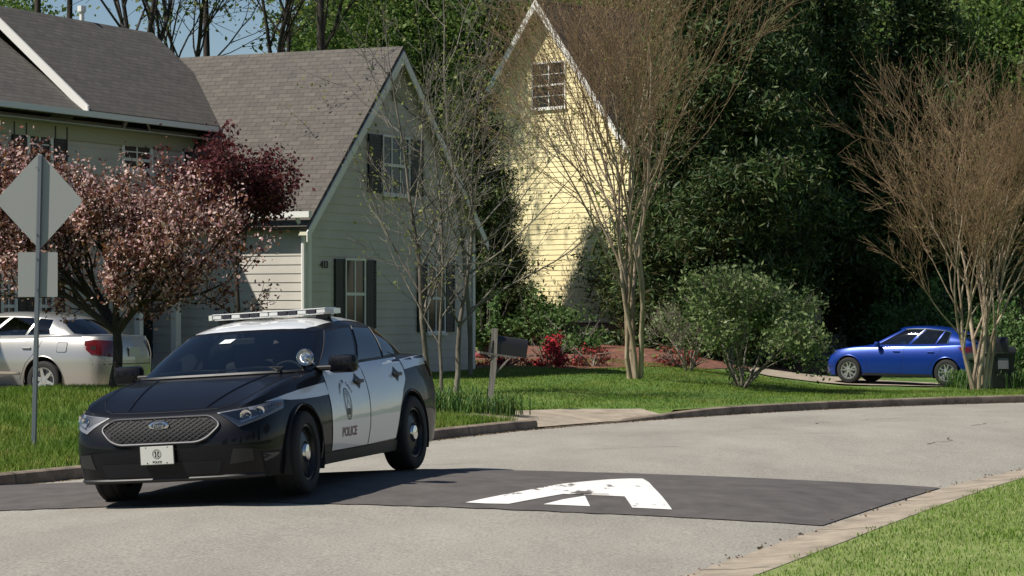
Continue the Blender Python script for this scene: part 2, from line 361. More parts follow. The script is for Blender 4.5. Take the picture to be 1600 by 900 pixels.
# gutter stain, apron
def sheet(name, poly, m, bv, off=.006, step=.25, parent=None, label=None, kind='structure', smooth=True, axis=(0, 0, -1)):
    """cut a flat outline into a grid and drape it over a surface (looking along axis)"""
    ax = Vector(axis).normalized(); u = ax.orthogonal().normalized()
    if abs(ax.z) > .99: u = Vector((1, 0, 0))
    else: u = Vector((0, 0, 1)).cross(ax).normalized()
    v = ax.cross(u); P0 = [Vector(p) if len(p) == 3 else Vector((p[0], p[1], 0)) for p in poly]
    bm = bmesh.new(); vs_ = [bm.verts.new((p.dot(u), p.dot(v), 0)) for p in P0]; bm.faces.new(vs_)
    bmesh.ops.triangulate(bm, faces=bm.faces[:]) if len(vs_) > 4 else None
    for ax_i in (0, 1):
        lo = min(q.co[ax_i] for q in bm.verts); hi = max(q.co[ax_i] for q in bm.verts)
        k = max(1, int((hi-lo)/step))
        for t in range(1, k):
            c = [0, 0, 0]; c[ax_i] = lo+(hi-lo)*t/k; nn = [0, 0, 0]; nn[ax_i] = 1
            bmesh.ops.bisect_plane(bm, geom=bm.verts[:]+bm.edges[:]+bm.faces[:], plane_co=c, plane_no=nn)
    far = 50
    base = P0[0].dot(ax)
    dead = []
    for q in bm.verts:
        o = u*q.co.x+v*q.co.y+ax*(base-3 if abs(ax.z) < .99 else -far)
        r = bv.ray_cast(o, ax)
        if r[0] is None: dead.append(q); continue
        nrm = r[1] if r[1].dot(ax) < 0 else -r[1]
        q.co = r[0]+nrm*off
    if dead: bmesh.ops.delete(bm, geom=dead, context='VERTS')
    for f in bm.faces:
        f.normal_update()
        if f.normal.dot(ax) > 0: f.normal_flip()
    me = bpy.data.meshes.new(name); bm.to_mesh(me); bm.free()
    o = link(name, me, m, parent, smooth)
    if parent is None: tag(o, label, kind=kind)
    return o
def quadpoly(h0, h1, x0, x1, n=10):
    nx, ny = .225, .974
    f = lambda h, x: (x, (h-nx*x)/ny)
    return [f(h0, x0), f(h0, x1), f(h1, x1), f(h1, x0)]
# dark hump: bounded by the gutters
def road_quad(h0, h1):
    def cross(A, h):
        s = .225*A[:, 0]+.974*A[:, 1]-h; i = np.where(np.sign(s[:-1]) != np.sign(s[1:]))[0][0]; t = s[i]/(s[i]-s[i+1]); return A[i]*(1-t)+A[i+1]*t
    inner_f = FK*.995+NK*.005; inner_n = FK*.004+NK*.996
    a0, a1, b0, b1 = cross(inner_f, h0), cross(inner_f, h1), cross(inner_n, h0), cross(inner_n, h1)
    am, bm_ = cross(inner_f, (h0+h1)/2), cross(inner_n, (h0+h1)/2)
    wob = lambda p, q, k: [tuple(p*(1-t)+q*t+np.array([0, rnd.uniform(-.03, .03)])) for t in np.linspace(0, 1, k)]
    return wob(a0, b0, 70)+[tuple(bm_)]+wob(b1, a1, 70)+[tuple(am)]
sheet('speed_hump', road_quad(20.47, 25.12), M['hump'], BV_ROAD, .009, .2, label='dark asphalt speed hump laid across the street')
# painted arrow on the hump
def on_road(pp): return [tuple(hit(x, y, BV_ROAD))[:2] for x, y in pp]
arrow_out = [(727,787.5),(775,777.5),(830,767),(880,758),(925,753.5),(954,751),(985,749.8),(1004,750),(1014,756),(1021,764),(1036,780),(1050,798.5),(1020,797),(988,795.5),(976,778),(962.5,760.5),(925,766.5),(880,774),(835,782),(795,789.5),(760,789)]
sheet('arrow_marking', on_road(arrow_out), M['paint'], BV_ROAD, .014, .12, label='white painted speed hump chevron outline, worn on its left limb')
sheet('triangle_marking', on_road([(849,790.3),(880,782.5),(914,777),(918,785),(922,793.3)]), M['paint'], BV_ROAD, .014, .12, label='small solid white triangle inside the chevron')
# driveway apron
ap = []
for i in range(a, b+4): ap.append(tuple(FK[i]+NFo[i]*.02))
for i in range(b+3, a-1, -1): ap.append(tuple(FK[i]+NFo[i]*(1.5 if i < b else 1.5-.3*(i-b))))
apron = MB(); n = len(ap)//2
zz = lambda p, k: gz(p[0], p[1], BV_LAWN)
Vv = [(*ap[i], gF[a+i]+.03) for i in range(n)]+[(*ap[2*n-1-i], gz(*ap[2*n-1-i], BV_LAWN)+.02) for i in range(n)]
apron.add(Vv, [(i, i+1, n+i+1, n+i) for i in range(n-1)])
# fill under the apron: lower the lawn there
lv = lawn.data.vertices
o = apron.build('driveway_apron', M['apron'], smooth=True); tag(o, 'pale tan concrete apron where the kerb drops for a driveway', kind='structure')
nof = len(offs)
for i in range(a, b+4):
    for j in range(nof):
        if offs[j] < 1.5: lv[i*nof+j].co.z = gF[i]-.02+.08*offs[j]/1.5
# mulch beds draped on the lawn
def lawnpoly(pp): return [tuple(hit(x, y, BV_LAWN))[:2] for x, y in pp]
bed = lawnpoly([(745,577),(800,575.5),(880,577),(960,576),(1050,575),(1130,577),(1200,581),(1300,584),(1330,583)])
bed += [(13, 76), (4, 86), (-3, 84), (-1.2, 70)]
sheet('mulch_bed', bed, M['mulch'], BV_LAWN, .02, .8, label='red brown pine straw mulch bed beyond the lawn')
# driveways under the parked cars
sheet('driveway', [(-18,46.5),(-7.5,41.9),(-5.6,40.9),(-7.2,37.6),(-9.8,39.0),(-20,43.8)], M['apron'], BV_LAWN, .03, .6, label='pale concrete driveway under the silver sedan')
sheet('driveway', [(6.6,68.5),(16.0,64.8),(15,61.6),(6,64.6)], M['apron'], BV_LAWN, .03, .6, label='pale concrete driveway under the blue hatchback')
# grass blades (nobody could count them)
def blades(name, pts, h, wd, rs, m, label, lean=.35):
    n = len(pts); an = rs.uniform(0, 6.283, n); hh = h*rs.uniform(.5, 1.4, n)
    u = np.stack([np.cos(an), np.sin(an), 0*an], -1)*(wd*rs.uniform(.6, 1.3, n))[:, None]
    tip = pts+np.stack([rs.normal(size=n)*lean*hh, rs.normal(size=n)*lean*hh, hh], -1)
    mid = pts*.5+tip*.5+np.array([0, 0, .1])*hh[:, None]
    V = np.stack([pts-u, pts+u, mid+u*.7, tip, mid-u*.7], 1).reshape(-1, 3)
    me = npmesh(name, V, np.arange(5*n).reshape(n, 5)); o = link(name, me, m)
    if label: tag(o, label, 'grass', kind='stuff')
    return o
M['grass'] = leafmat('grass_blades', [(.075,.135,.013), (.125,.215,.022), (.18,.275,.035), (.27,.30,.08)], .35, patch=(.7, (.68, .84, .7), (1.55, 1.15, 1.6)))
M['verge_grass'] = leafmat('verge_blades', [(.11,.20,.025), (.17,.29,.035), (.25,.35,.07), (.36,.38,.15)], .35, patch=(1.1, (.70, .85, .60), (1.25, 1.1, 1.5)))
def strip_pts(A, NO, g, i0, i1, omax, n, rs, near=False, pw=1.):
    i = rs.uniform(i0, i1, n); k = i.astype(int); t = (i-k)[:, None]
    p = A[k]*(1-t)+A[k+1]*t; no = NO[k]; o = .2+(omax-.2)*rs.uniform(0, 1, n)**pw
    xy = p+no*o[:, None]
    z = lawn_z(xy[:, 0], xy[:, 1], o, g[k]) if not near else .030+.02*np.sin(xy[:, 0]*2+xy[:, 1])*ss(.6, 2, o)-.05*ss(0, 6, o)
    keep = np.ones(n, bool) if not near else o > .50+.05*np.sin(xy[:, 1]*3.1)+.03*np.sin(xy[:, 1]*11)
    if not near: keep &= ~((k >= a-1) & (k <= b+2) & (o < 1.6))
    return np.stack([xy[:, 0], xy[:, 1], z-.01], -1)[keep], o[keep]
def in_view(p, m=80):
    px = 800+p[:, 0]/p[:, 1]*F; py = HY+(H-p[:, 2])/p[:, 1]*F; return (px > -m) & (px < 1600+m) & (py < 960)
rs = np.random.RandomState(3)
iL = int(np.argmin(np.abs(FK[:, 1]-24)));
iM = int(np.argmin(np.abs(FK[:, 1]-37.0)))
p_, _ = strip_pts(FK, NFo, gF, iL, iM, 8, 150000, rs); p_ = p_[in_view(p_)]
clump = np.sin(p_[:, 0]*5.1)*np.sin(p_[:, 1]*4.3)+rs.normal(size=len(p_))*.6
p_ = p_[clump > -.9]
blades('tall_grass', p_, .10, .005, rs, M['grass'], 'tall spring grass on the mound behind the left kerb')
p_, _ = strip_pts(FK, NFo, gF, iM, 190, 20, 330000, rs, pw=.8); p_ = p_[in_view(p_)]
p_ = p_[(p_[:, 1] < 62)]
# bare the mulch
blades('lawn_grass', p_, .045, .006, rs, M['grass'], 'mown grass of the lawns round the bend')
p_, _ = strip_pts(NK, NNo, gF*0, 30, 110, 5, 170000, rs, near=True, pw=.8); p_ = p_[in_view(p_, 30)]
blades('verge_grass', p_, .036, .0045, rs, M['verge_grass'], 'sunlit pale green grass on the near verge')

# dead leaves and grit gathered along the gutters
M['litter'] = leafmat('gutter_litter', [(.10,.06,.03), (.18,.11,.06), (.06,.045,.03), (.26,.20,.12)], .1)
rs = np.random.RandomState(91); n = 9000; i_ = rs.uniform(20, len(FK)-30, n); k_ = i_.astype(int); f_ = (i_-k_)[:, None]
q_ = FK[k_]*(1-f_)+FK[k_+1]*f_; o_ = -np.abs(rs.normal(size=n))*.07-.01; q_ = q_+NFo[k_]*o_[:, None]
C_ = np.stack([q_[:, 0], q_[:, 1], gF[k_]+.008], -1); n = 260; i_ = rs.uniform(30, 120, n); k_ = i_.astype(int); f_ = (i_-k_)[:, None]
q_ = NK[k_]*(1-f_)+NK[k_+1]*f_; o_ = rs.normal(size=n)*.05; q_ = q_+NNo[k_]*o_[:, None]; C2_ = np.stack([q_[:, 0], q_[:, 1], 0*q_[:, 0]+.016], -1)
lt = link('leaf_litter', leaves_mesh('leaf_litter', np.concatenate([C_, C2_]), .026, rs, flat=.85), M['litter']); tag(lt, 'dead leaves and grit gathered along the gutters', 'leaf litter', kind='stuff')

# hairline cracks in the asphalt, each a thin dark seam
M['seam'] = mat('crack_tar', (.05, .045, .04), .9)
rs = np.random.RandomState(5)
for (x, y, an, ln) in [(2.6, 33.5, 10, 2.2), (5.2, 31.4, 70, 1.8), (.8, 30.2, 25, 1.4), (4.4, 37.0, 40, 3.0), (8.2, 38.4, 12, 2.6), (-.2, 27.6, 170, 1.2), (6.6, 36.0, 50, 1.6)]:
    p_ = np.array([x, y]); d_ = R(an); Lp = []; Rp = []
    for k in range(int(ln/.08)):
        d_ += rs.normal()*.28; d_ += (R(an)-d_)*.2; st_ = np.array([math.cos(d_), math.sin(d_)])*.08; nn_ = np.array([-st_[1], st_[0]])/.08*(.004+.005*abs(rs.normal())); p_ = p_+st_
        Lp.append(p_+nn_); Rp.append(p_-nn_)
    V_ = [(q[0], q[1], gz(q[0], q[1], BV_ROAD)+.004) for q in Lp+Rp]; n_ = len(Lp)
    tag(pydata('road_crack', V_, [(i, i+1, n_+i+1, n_+i) for i in range(n_-1)], M['seam']), 'hairline crack in the light asphalt', kind='structure')
# joints across the kerbs
for A_, NO_, g_a, w_, i0_, i1_ in ((FK, NFo, gF, .16, 40, len(FK)-30), (NK, NNo, 0*gF, .47, 40, 110)):
    s_ = np.concatenate([[0], np.cumsum(np.linalg.norm(np.diff(A_, axis=0), axis=1))]); last = -9
    for i in range(i0_, i1_):
        if s_[i]-last < 3.0 or (A_ is FK and a-1 <= i <= b+8): continue
        last = s_[i]; t_ = (A_[i+1]-A_[i]); t_ = t_/np.linalg.norm(t_)*.009; fa = A_ is FK
        P_ = [(-.004, .0), (-.003, .10), (.012, .1285), (.05, .1435), (.15, .1455)] if fa else [(-.005, .006), (.10, .009), (.22, .015), (.34, .031), (.46, .041)]
        V_ = [(*(A_[i]+NO_[i]*o_-t_), g_a[i]+z_+.001) for o_, z_ in P_]+[(*(A_[i]+NO_[i]*o_+t_), g_a[i]+z_+.001) for o_, z_ in P_]
        tag(pydata('kerb_joint', V_, [(k, k+1, 6+k, 5+k) for k in range(4)], M['seam']), 'dark joint across the concrete kerb', kind='structure')
# ---------------------------------------------------------------- houses
def siding(name, o, e, poly, m, parent, board=.18, nrm=None, lip=.014, trim=None):
    """clapboard wall. o origin, e horizontal unit dir, poly [(s,z)] convex outline, nrm outward"""
    o = Vector(o); e = Vector(e).normalized(); nrm = Vector(nrm).normalized(); mb = MB()
    z0 = min(p[1] for p in poly); z1 = max(p[1] for p in poly)
    def span(z):
        xs = []
        for i in range(len(poly)):
            (s0, a0), (s1, a1) = poly[i], poly[(i+1) % len(poly)]
            if a0 == a1: continue
            t = (z-a0)/(a1-a0)
            if -1e-6 <= t <= 1+1e-6: xs.append(s0+t*(s1-s0))
        return (min(xs), max(xs)) if len(xs) > 1 else None
    brk = sorted({round(p[1], 5) for p in poly}); zs = list(np.arange(z0, z1, board))+[z1]
    zs = sorted(set([round(float(z), 5) for z in zs]) | set(brk)); base = z0
    pt = lambda s, z, off: Vector((o.x, o.y, 0))+e*s+Vector((0, 0, z))+nrm*off
    for za, zb in zip(zs[:-1], zs[1:]):
        if zb-za < 1e-4: continue
        A = span(za+1e-5); B = span(zb-1e-5)
        if not A or not B: continue
        k = int((za-base+1e-4)/board); f0 = (za-base)/board-k; f1 = (zb-base)/board-k
        oa = lip*(1-f0); ob = lip*(1-min(1, f1))
        mb.add([pt(A[0], za, oa), pt(A[1], za, oa), pt(B[1], zb, ob), pt(B[0], zb, ob)], [(0, 1, 2, 3)])
        if f0 < .02: mb.add([pt(A[0], za, 0), pt(A[1], za, 0), pt(A[1], za, oa), pt(A[0], za, oa)], [(0, 1, 2, 3)])
    # solid back
    n = len(poly); mb.prism([pt(s, z, -.004) for s, z in poly], -nrm*.15)
    return mb.build(name, m, parent, fix=False)
def roof_plane(name, c, th, m, parent, fascia=.0):
    """c: 4 corners eave0, eave1, ridge1, ridge0; thick slab with uv in metres"""
    c = [Vector(p) for p in c]; n = (c[1]-c[0]).cross(c[3]-c[0]).normalized()
    if n.z < 0: n = -n
    lo = [p-n*th for p in c]; me = bpy.data.meshes.new(name)
    me.from_pydata([tuple(p) for p in c+lo], [], [(0,1,2,3), (7,6,5,4), (0,4,5,1), (1,5,6,2), (2,6,7,3), (3,7,4,0)])
    uv = me.uv_layers.new(name='UVMap'); e = (c[1]-c[0]).normalized(); up = n.cross(e)
    for lp in me.loops:
        p = (c+lo)[lp.vertex_index]-c[0]; uv.data[lp.index].uv = (p.dot(e), abs(p.dot(up)))
    me.update(); return link(name, me, m, parent)
def window(o, e, nrm, s, z, w_, h_, parent, shutters=0, arch=False, muntins=(1, 2), trimw=.09, sw=.38, glass='dark_glass'):
    """framed window lying proud of the wall; its pane recessed; shutters separate parts"""
    o = Vector((o[0], o[1], 0)); e = Vector(e).normalized(); nr = Vector(nrm).normalized(); Z = Vector((0, 0, 1))
    q = lambda a, b, c: o+e*a+Z*b+nr*c
    fr = MB(); t = trimw
    for (a0, b0, a1, b1) in [(s-w_/2-t, z-t, s-w_/2, z+h_+t), (s+w_/2, z-t, s+w_/2+t, z+h_+t), (s-w_/2, z+h_, s+w_/2, z+h_+t), (s-w_/2, z-t, s+w_/2, z)]:
        fr.obox(q(a0, b0, 0), e*(a1-a0), nr*.05, Z*(b1-b0))
    nx, nz = muntins
    for i in range(1, nx+1):
        a0 = s-w_/2+w_*i/(nx+1); fr.obox(q(a0-.02, z, .02), e*.04, nr*.015, Z*h_)
    for i in range(1, nz+1):
        b0 = z+h_*i/(nz+1); tk = .03 if i == (nz+1)//2 else .012
        fr.obox(q(s-w_/2, b0-tk, .022), e*w_, nr*.016, Z*2*tk)
    if arch:
        pts = [q(s+math.cos(a_)*(w_/2+t), z+h_+t+math.sin(a_)*(w_/2+t), 0) for a_ in np.linspace(0, math.pi, 17)]
        fr.prism(pts, nr*.035)
    f = fr.build('window', M['white_trim'], parent)
    g = MB(); g.obox(q(s-w_/2, z, .001), e*w_, nr*.02, Z*h_); g.build('pane', M[glass], f)
    if arch:
        g = MB(); g.prism([q(s+math.cos(a_)*(w_/2-.01), z+h_+t+.03+math.sin(a_)*(w_/2-.01), .036) for a_ in np.linspace(0, math.pi, 17)], nr*.008); g.build('fanlight', M[glass], f)
    sl_ = MB(); sl_.obox(q(s-w_/2-t-.03, z-t-.05, .0), e*(w_+2*t+.06), nr*.09, Z*.05); sl_.build('sill', M['white_trim'], f)
    if shutters:
        for sg in (-1, 1):
            c0 = s+sg*(w_/2+t+.02+sw/2); sh = MB()
            sh.obox(q(c0-sw/2, z-.02, .016), e*sw, nr*.03, Z*(h_+.04))
            sh.obox(q(c0-sw/2, z-.02, .046), e*.05, nr*.015, Z*(h_+.04)); sh.obox(q(c0+sw/2-.05, z-.02, .046), e*.05, nr*.015, Z*(h_+.04))
            for k in range(int(h_/.07)): sh.obox(q(c0-sw/2+.05, z+.02+k*.07, .046), e*(sw-.1), nr*.012, Z*.035)
            sh.build('shutter', M['shutter'], parent)
    return f
# ---- pale house, left
D = Vector((.434, .9, 0)).normalized(); Nn = Vector((.9, -.434, 0)).normalized(); B2 = -Nn
A0 = Vector((-4.02, 49.0, 0)); gb = .40
def hp(s, t, z): return A0+D*s+B2*t+Vector((0, 0, z))
house = empty('grey_house', hp(3.65, 3, gb), 0, 'pale grey sided house with grey shingle roof, steep street gable and dark shutters', 'house')
def HB(mb, name, m, **k):
    o = mb.build(name, m, None, **k); o.parent = house; o.matrix_parent_inverse = Matrix.Translation(-house.location); return o
class Hs:  # parts of a house keep world coordinates
    pass
def adopt(root, before):
    inv = Matrix.Translation(-root.location)
    for o in list(COL.objects):
        if o not in before and o is not root and o.parent is None and o.type == 'MESH':
            o.parent = root; o.matrix_parent_inverse = inv
before = set(COL.objects)
WD, EZ, AZ = 7.3, 3.72, 7.30
gm, gl = D, Nn
siding('gable_wall', (A0.x, A0.y, 0), D, [(0, gb), (WD, gb), (WD, EZ-.05), (WD/2, AZ-.15), (0, EZ-.05)], M['siding_grey'], None, .175, Nn)
siding('side_wall', hp(0, 0, 0), B2, [(0.0, gb), (3.64, gb), (3.64, EZ-.05), (0.0, EZ-.05)], M['siding_grey'], None, .175, -D)
siding('side_wall', hp(WD, 0, 0), B2, [(0.0, gb), (7, gb), (7, EZ-.05), (0.0, EZ-.05)], M['siding_grey'], None, .175, D)
siding('front_wall', hp(-12, 3.66, 0), D, [(0.0, gb), (15.1, gb), (15.1, 5.45), (0, 5.45)], M['siding_grey'], None, .175, Nn)
siding('end_wall', hp(3.06, 3.66, 0), B2, [(0.0, gb), (7.4, gb), (7.4, 4.4), (2.14, 7.55), (0, 5.6)], M['siding_grey'], None, .175, D)
siding('rear_wall', hp(-12, 11.0, 0), D, [(0.0, gb), (19.3, gb), (19.3, 4.3), (0, 4.3)], M['siding_grey'], None, .175, B2)
# corner boards, frieze, downpipe
mb = MB()
for s, t in ((0, 0), (WD, 0)):
    c = hp(s, t, gb); mb.obox(c+Nn*.018-D*(.0 if s == 0 else .11), D*.11, Nn*.02, Vector((0, 0, EZ-gb-.06))); mb.build('corner_board', M['white_trim']); mb = MB()
mb.obox(hp(0, 0, gb)-D*.035-Nn*.005+Nn*.045, D*.02, B2*.14, Vector((0, 0, EZ-gb-.1)))
mb.build('corner_board', M['white_trim'])
mb = MB(); mb.tube([hp(-.33, .03, EZ-.12), hp(-.30, .03, EZ-.2), hp(-.1, .03, EZ-.5), hp(-.09, .03, gb)], .045, 8); mb.build('downpipe', M['white_trim'])
mb = MB(); mb.obox(hp(-.42, -.28, EZ-.14), B2*3.5, D*.12, Vector((0, 0, .12))); mb.build('gutter', M['white_trim'])
# roofs
sl_ = (AZ-EZ)/(WD/2); ov = .34; rk = .18
e0 = EZ-sl_*ov+.02; 
roof_plane('roof', [hp(-ov, -rk, e0), hp(-ov, 7.2, e0), hp(WD/2, 7.2, AZ), hp(WD/2, -rk, AZ)], .10, M['shingle'], None)
roof_plane('roof', [hp(WD+ov, 7.2, e0), hp(WD+ov, -rk, e0), hp(WD/2+.001, -rk, AZ), hp(WD/2+.001, 7.2, AZ)], .10, M['shingle'], None)
# rakes on the street gable
for sg in (-1, 1):
    p0 = hp(WD/2, -rk, AZ-.005); p1 = hp(WD/2+sg*(WD/2+ov), -rk, e0-.005); mb = MB()
    mb.prism([p0+Vector((0, 0, -.10)), p1+Vector((0, 0, -.10)), p1+Vector((0, 0, -.30)), p0+Vector((0, 0, -.34))], Nn*.025)
    mb.build('rake_board', M['white_trim'])
    mb = MB(); q0 = p0+Vector((0, 0, -.16)); q1 = p1+Vector((0, 0, -.16)); mb.prism([q0, q1, q1+B2*.18, q0+B2*.18], Vector((0, 0, -.012))); mb.build('soffit', M['soffit'])
# main block
m_ = .86; te, ze = 3.24, 5.62; tr = 5.8; zr = ze+m_*(tr-te)
ri = MB()
roof_plane('roof', [hp(-2.72, te, ze), hp(3.25, te, ze), hp(3.25, tr, zr), hp(-2.72, tr, zr)], .12, M['shingle'], None)
roof_plane('roof', [hp(-13, te, ze-.06), hp(-2.73, te, ze-.06), hp(-2.73, tr+.35, zr-.12), hp(-13, tr+.35, zr-.12)], .12, M['shingle'], None)
roof_plane('roof', [hp(3.25, 11.3, 4.3), hp(-13, 11.3, 4.3), hp(-13, tr+.02, zr-.03), hp(3.25, tr+.02, zr-.03)], .12, M['shingle'], None)
# white barge board where the right hand roof steps up
p0 = hp(-2.75, te-.02, ze+.02); p1 = hp(-2.75, tr, zr+.02)
mb = MB(); mb.prism([p0+Vector((0, 0, -.14)), p1+Vector((0, 0, -.14)), p1+Vector((0, 0, .06)), p0+Vector((0, 0, .06))], -D*.06); mb.build('barge_board', M['white_trim'])
mb = MB(); mb.obox(hp(-13, te-.10, ze-.14), D*16.2, B2*.10, Vector((0, 0, .11))); mb.build('gutter', M['white_trim'])
mb = MB(); mb.obox(hp(-13, te, ze-.30), D*16.1, B2*.44, Vector((0, 0, .02))); mb.build('soffit', M['soffit'])
mb = MB(); mb.obox(hp(-13, 3.60, 5.05), D*16.0, B2*.04, Vector((0, 0, .30))); mb.build('frieze_board', M['soffit'])
# windows
Ag = (A0.x, A0.y, 0)
def sgab(px, t=0):            # wall coordinate s of a photo column
    k = (px-800)/F; o_ = hp(0, t, 0); return (k*o_.y-o_.x)/(D.x-k*D.y)
def zat(py, s, t=0): return H-(py-HY)/F*hp(s, t, 0).y
for (xa, xb, yt, yb, sh, mu) in [(520, 585, 404, 515, 1, (1, 1)), (650, 708, 412, 520, 1, (1, 1)), (571, 661, 213, 305, 1, (2, 1))]:
    s0, s1 = sgab(xa), sgab(xb); sc_ = (s0+s1)/2; ww = (s1-s0)
    zt, zb = zat(yt, sc_), zat(yb, sc_)
    window(Ag, D, Nn, sc_, zb+.04, ww*.44, zt-zb-.08, None, 1, False, mu, .045, ww*.23)
fo = hp(0, 3.66, 0)
def fwin(px0, px1, y0, y1, **k):
    s0, s1 = sgab(px0, 3.66), sgab(px1, 3.66); c = (s0+s1)/2
    window(fo, D, Nn, c, zat(y1, c, 3.66), (s1-s0), zat(y0, c, 3.66)-zat(y1, c, 3.66), None, **k)
fwin(44, 76, 196, 285, shutters=1, sw=.42); fwin(192, 232, 226, 262, arch=True); fwin(3, 20, 425, 505, shutters=1, sw=.3); fwin(62, 78, 425, 505, shutters=1, sw=.3); fwin(285, 312, 228, 300, shutters=0)
fwin(290, 318, 420, 500, shutters=1, sw=.3)
# entrance: dark door between pale posts
def fbox(px0, px1, y0, y1, off, th, name, m):
    s0, s1 = sgab(px0, 3.66), sgab(px1, 3.66); c = (s0+s1)/2; mb = MB()
    mb.obox(hp(s0, 3.66-off, zat(y1, c, 3.66)), D*(s1-s0), Nn*th, Vector((0, 0, zat(y0, c, 3.66)-zat(y1, c, 3.66)))); return mb.build(name, m)
d_ = fbox(222, 240, 460, 560, .02, .03, 'front_door', M['shutter'])
for a_, b_ in ((208, 216), (243, 250), (150, 156)): fbox(a_, b_, 430, 560, .9, .12, 'porch_post', M['white_trim'])
fbox(145, 256, 424, 431, .9, .14, 'porch_beam', M['white_trim'])
# house number, vent in the gable
def text_mesh(s, size, ext=.0, bold=0.):
    cu = bpy.data.curves.new('lettering', 'FONT'); cu.body = s; cu.size = size; cu.extrude = ext; cu.offset = bold; cu.resolution_u = 3; cu.align_x = 'CENTER'; cu.align_y = 'CENTER'
    o = bpy.data.objects.new('lettering', cu); COL.objects.link(o); bpy.context.view_layer.update()
    me = bpy.data.meshes.new_from_object(o.evaluated_get(bpy.context.evaluated_depsgraph_get())); me.name = 'lettering'
    bpy.data.objects.remove(o); bpy.data.curves.remove(cu); return me
me = text_mesh('413', .2, .006, .003); s_ = sgab(505); Mx = Matrix((( *D, 0), (0, 0, 1, 0), (*Nn, 0), (0, 0, 0, 1))).transposed()
me.transform(Matrix.Translation(hp(s_, -.03, zat(414, s_))) @ Matrix((Vector((D.x, 0, Nn.x, 0)), Vector((D.y, 0, Nn.y, 0)), Vector((0, 1, 0, 0)), Vector((0, 0, 0, 1)))))
link('house_number', me, M['shutter'])
s_ = sgab(622); zz_ = zat(150, s_)
mb = MB(); mb.obox(hp(s_-.28, -.018, zz_-.12), D*.56, Nn*.03, Vector((0, 0, .62)))
for k in range(8): mb.obox(hp(s_-.24, -.05, zz_-.08+k*.068), D*.48, Nn*.012, Vector((0, 0, .04)))
mb.build('gable_vent', M['soffit'])
mb = MB(); mb.obox(hp(-12, 3.64, gb-.35), D*15, Nn*.04, Vector((0, 0, .38))); mb.obox(hp(0, 0, gb-.35), D*WD, Nn*.03, Vector((0, 0, .38))); mb.build('foundation', M['brick'])
mb = MB(); mb.tube([hp(.9, 6.0, zr-.2), hp(.9, 6.0, zr+.28)], .05, 8); mb.tube([hp(.9, 6.0, zr+.22), hp(.9, 6.0, zr+.34)], .09, 8); mb.build('roof_vent', M['white_trim'])
adopt(house, before)
# parts of parts: windows keep their children (already parented)

# ---- yellow house
D2 = Vector((.70, .714, 0)).normalized(); N2 = Vector((.714, -.70, 0)).normalized()
apx = P(853, 4, 75.0); half = 3.45; sl2 = 1.24; Z = Vector((0, 0, 1))
yo = Vector((apx.x, apx.y, 0))-N2*half          # left foot of the wall
gb2 = 1.42; ez2 = apx.z-half*sl2; gnd2 = .75
yh = empty('yellow_house', yo+N2*half+D2*3+Z*gnd2, 0, 'tall yellow sided house with a steep white-edged gable above brick, behind the bare tree', 'house')
before = set(COL.objects)
dep = 9.0
siding('gable_wall', yo, N2, [(0, gb2), (2*half, gb2), (2*half, ez2), (half, apx.z-.05), (0, ez2)], M['siding_yellow'], None, .155, -D2, .016)
siding('side_wall', yo+N2*2*half, D2, [(0, gb2), (dep, gb2), (dep, ez2), (0, ez2)], M['siding_yellow'], None, .155, N2, .016)
siding('side_wall', yo, D2, [(0, gb2), (dep, gb2), (dep, ez2), (0, ez2)], M['siding_yellow'], None, .155, -N2, .016)
mb = MB(); mb.obox(yo+Z*gnd2-D2*.012, N2*2*half, D2*.2, Z*(gb2-gnd2-.003)); mb.obox(yo+N2*2*half+Z*gnd2-N2*.19+D2*.19, N2*.2, D2*(dep-.2), Z*(gb2-gnd2-.003)); mb.build('brick_foundation', M['brick'])
ov2 = .42; ee = ez2-sl2*ov2+.05; rk2 = .45; az2 = apx.z+.06
pL = lambda s, t, z: yo+N2*s+D2*t+Z*z
roof_plane('roof', [pL(-ov2, -rk2, ee), pL(-ov2, dep+.3, ee), pL(half, dep+.3, az2), pL(half, -rk2, az2)], .10, M['dark_shingle'], None)
roof_plane('roof', [pL(2*half+ov2, dep+.3, ee), pL(2*half+ov2, -rk2, ee), pL(half, -rk2, az2), pL(half, dep+.3, az2)], .10, M['dark_shingle'], None)
for sg in (-1, 1):
    p0 = pL(half, -rk2, az2-.005); p1 = pL(half+sg*(half+ov2), -rk2, ee-.005); mb = MB()
    mb.prism([p0+Z*.02, p1+Z*.02, p1-Z*.24, p0-Z*.30], -D2*.03); mb.build('rake_board', M['white_trim'])
    mb = MB(); mb.prism([p0-Z*.17, p1-Z*.17, p1-Z*.17+D2*.44, p0-Z*.17+D2*.44], -Z*.012); mb.build('soffit', M['soffit'])
def sy(px): k = (px-800)/F; return (k*yo.y-yo.x)/(N2.x-k*N2.y)
def zy(py, s): return H-(py-HY)/F*(yo+N2*s).y
s0, s1 = sy(834), sy(883); c_ = (s0+s1)/2
window(yo, N2, -D2, c_, zy(167, c_), s1-s0, zy(99, c_)-zy(167, c_), None, 0, False, (1, 3), .05)
mb = MB(); mb.obox(pL(-.02, -.03, gb2), N2*.12, D2*.03, Z*(ez2-gb2)); mb.build('corner_board', M['siding_yellow']); mb = MB(); mb.obox(pL(2*half-.1, -.03, gb2), N2*.12, D2*.03, Z*(ez2-gb2)); mb.build('corner_board', M['siding_yellow'])
# rear wing of the same house: taller dark roof behind
# front wing wall in shade to the left
adopt(yh, before)
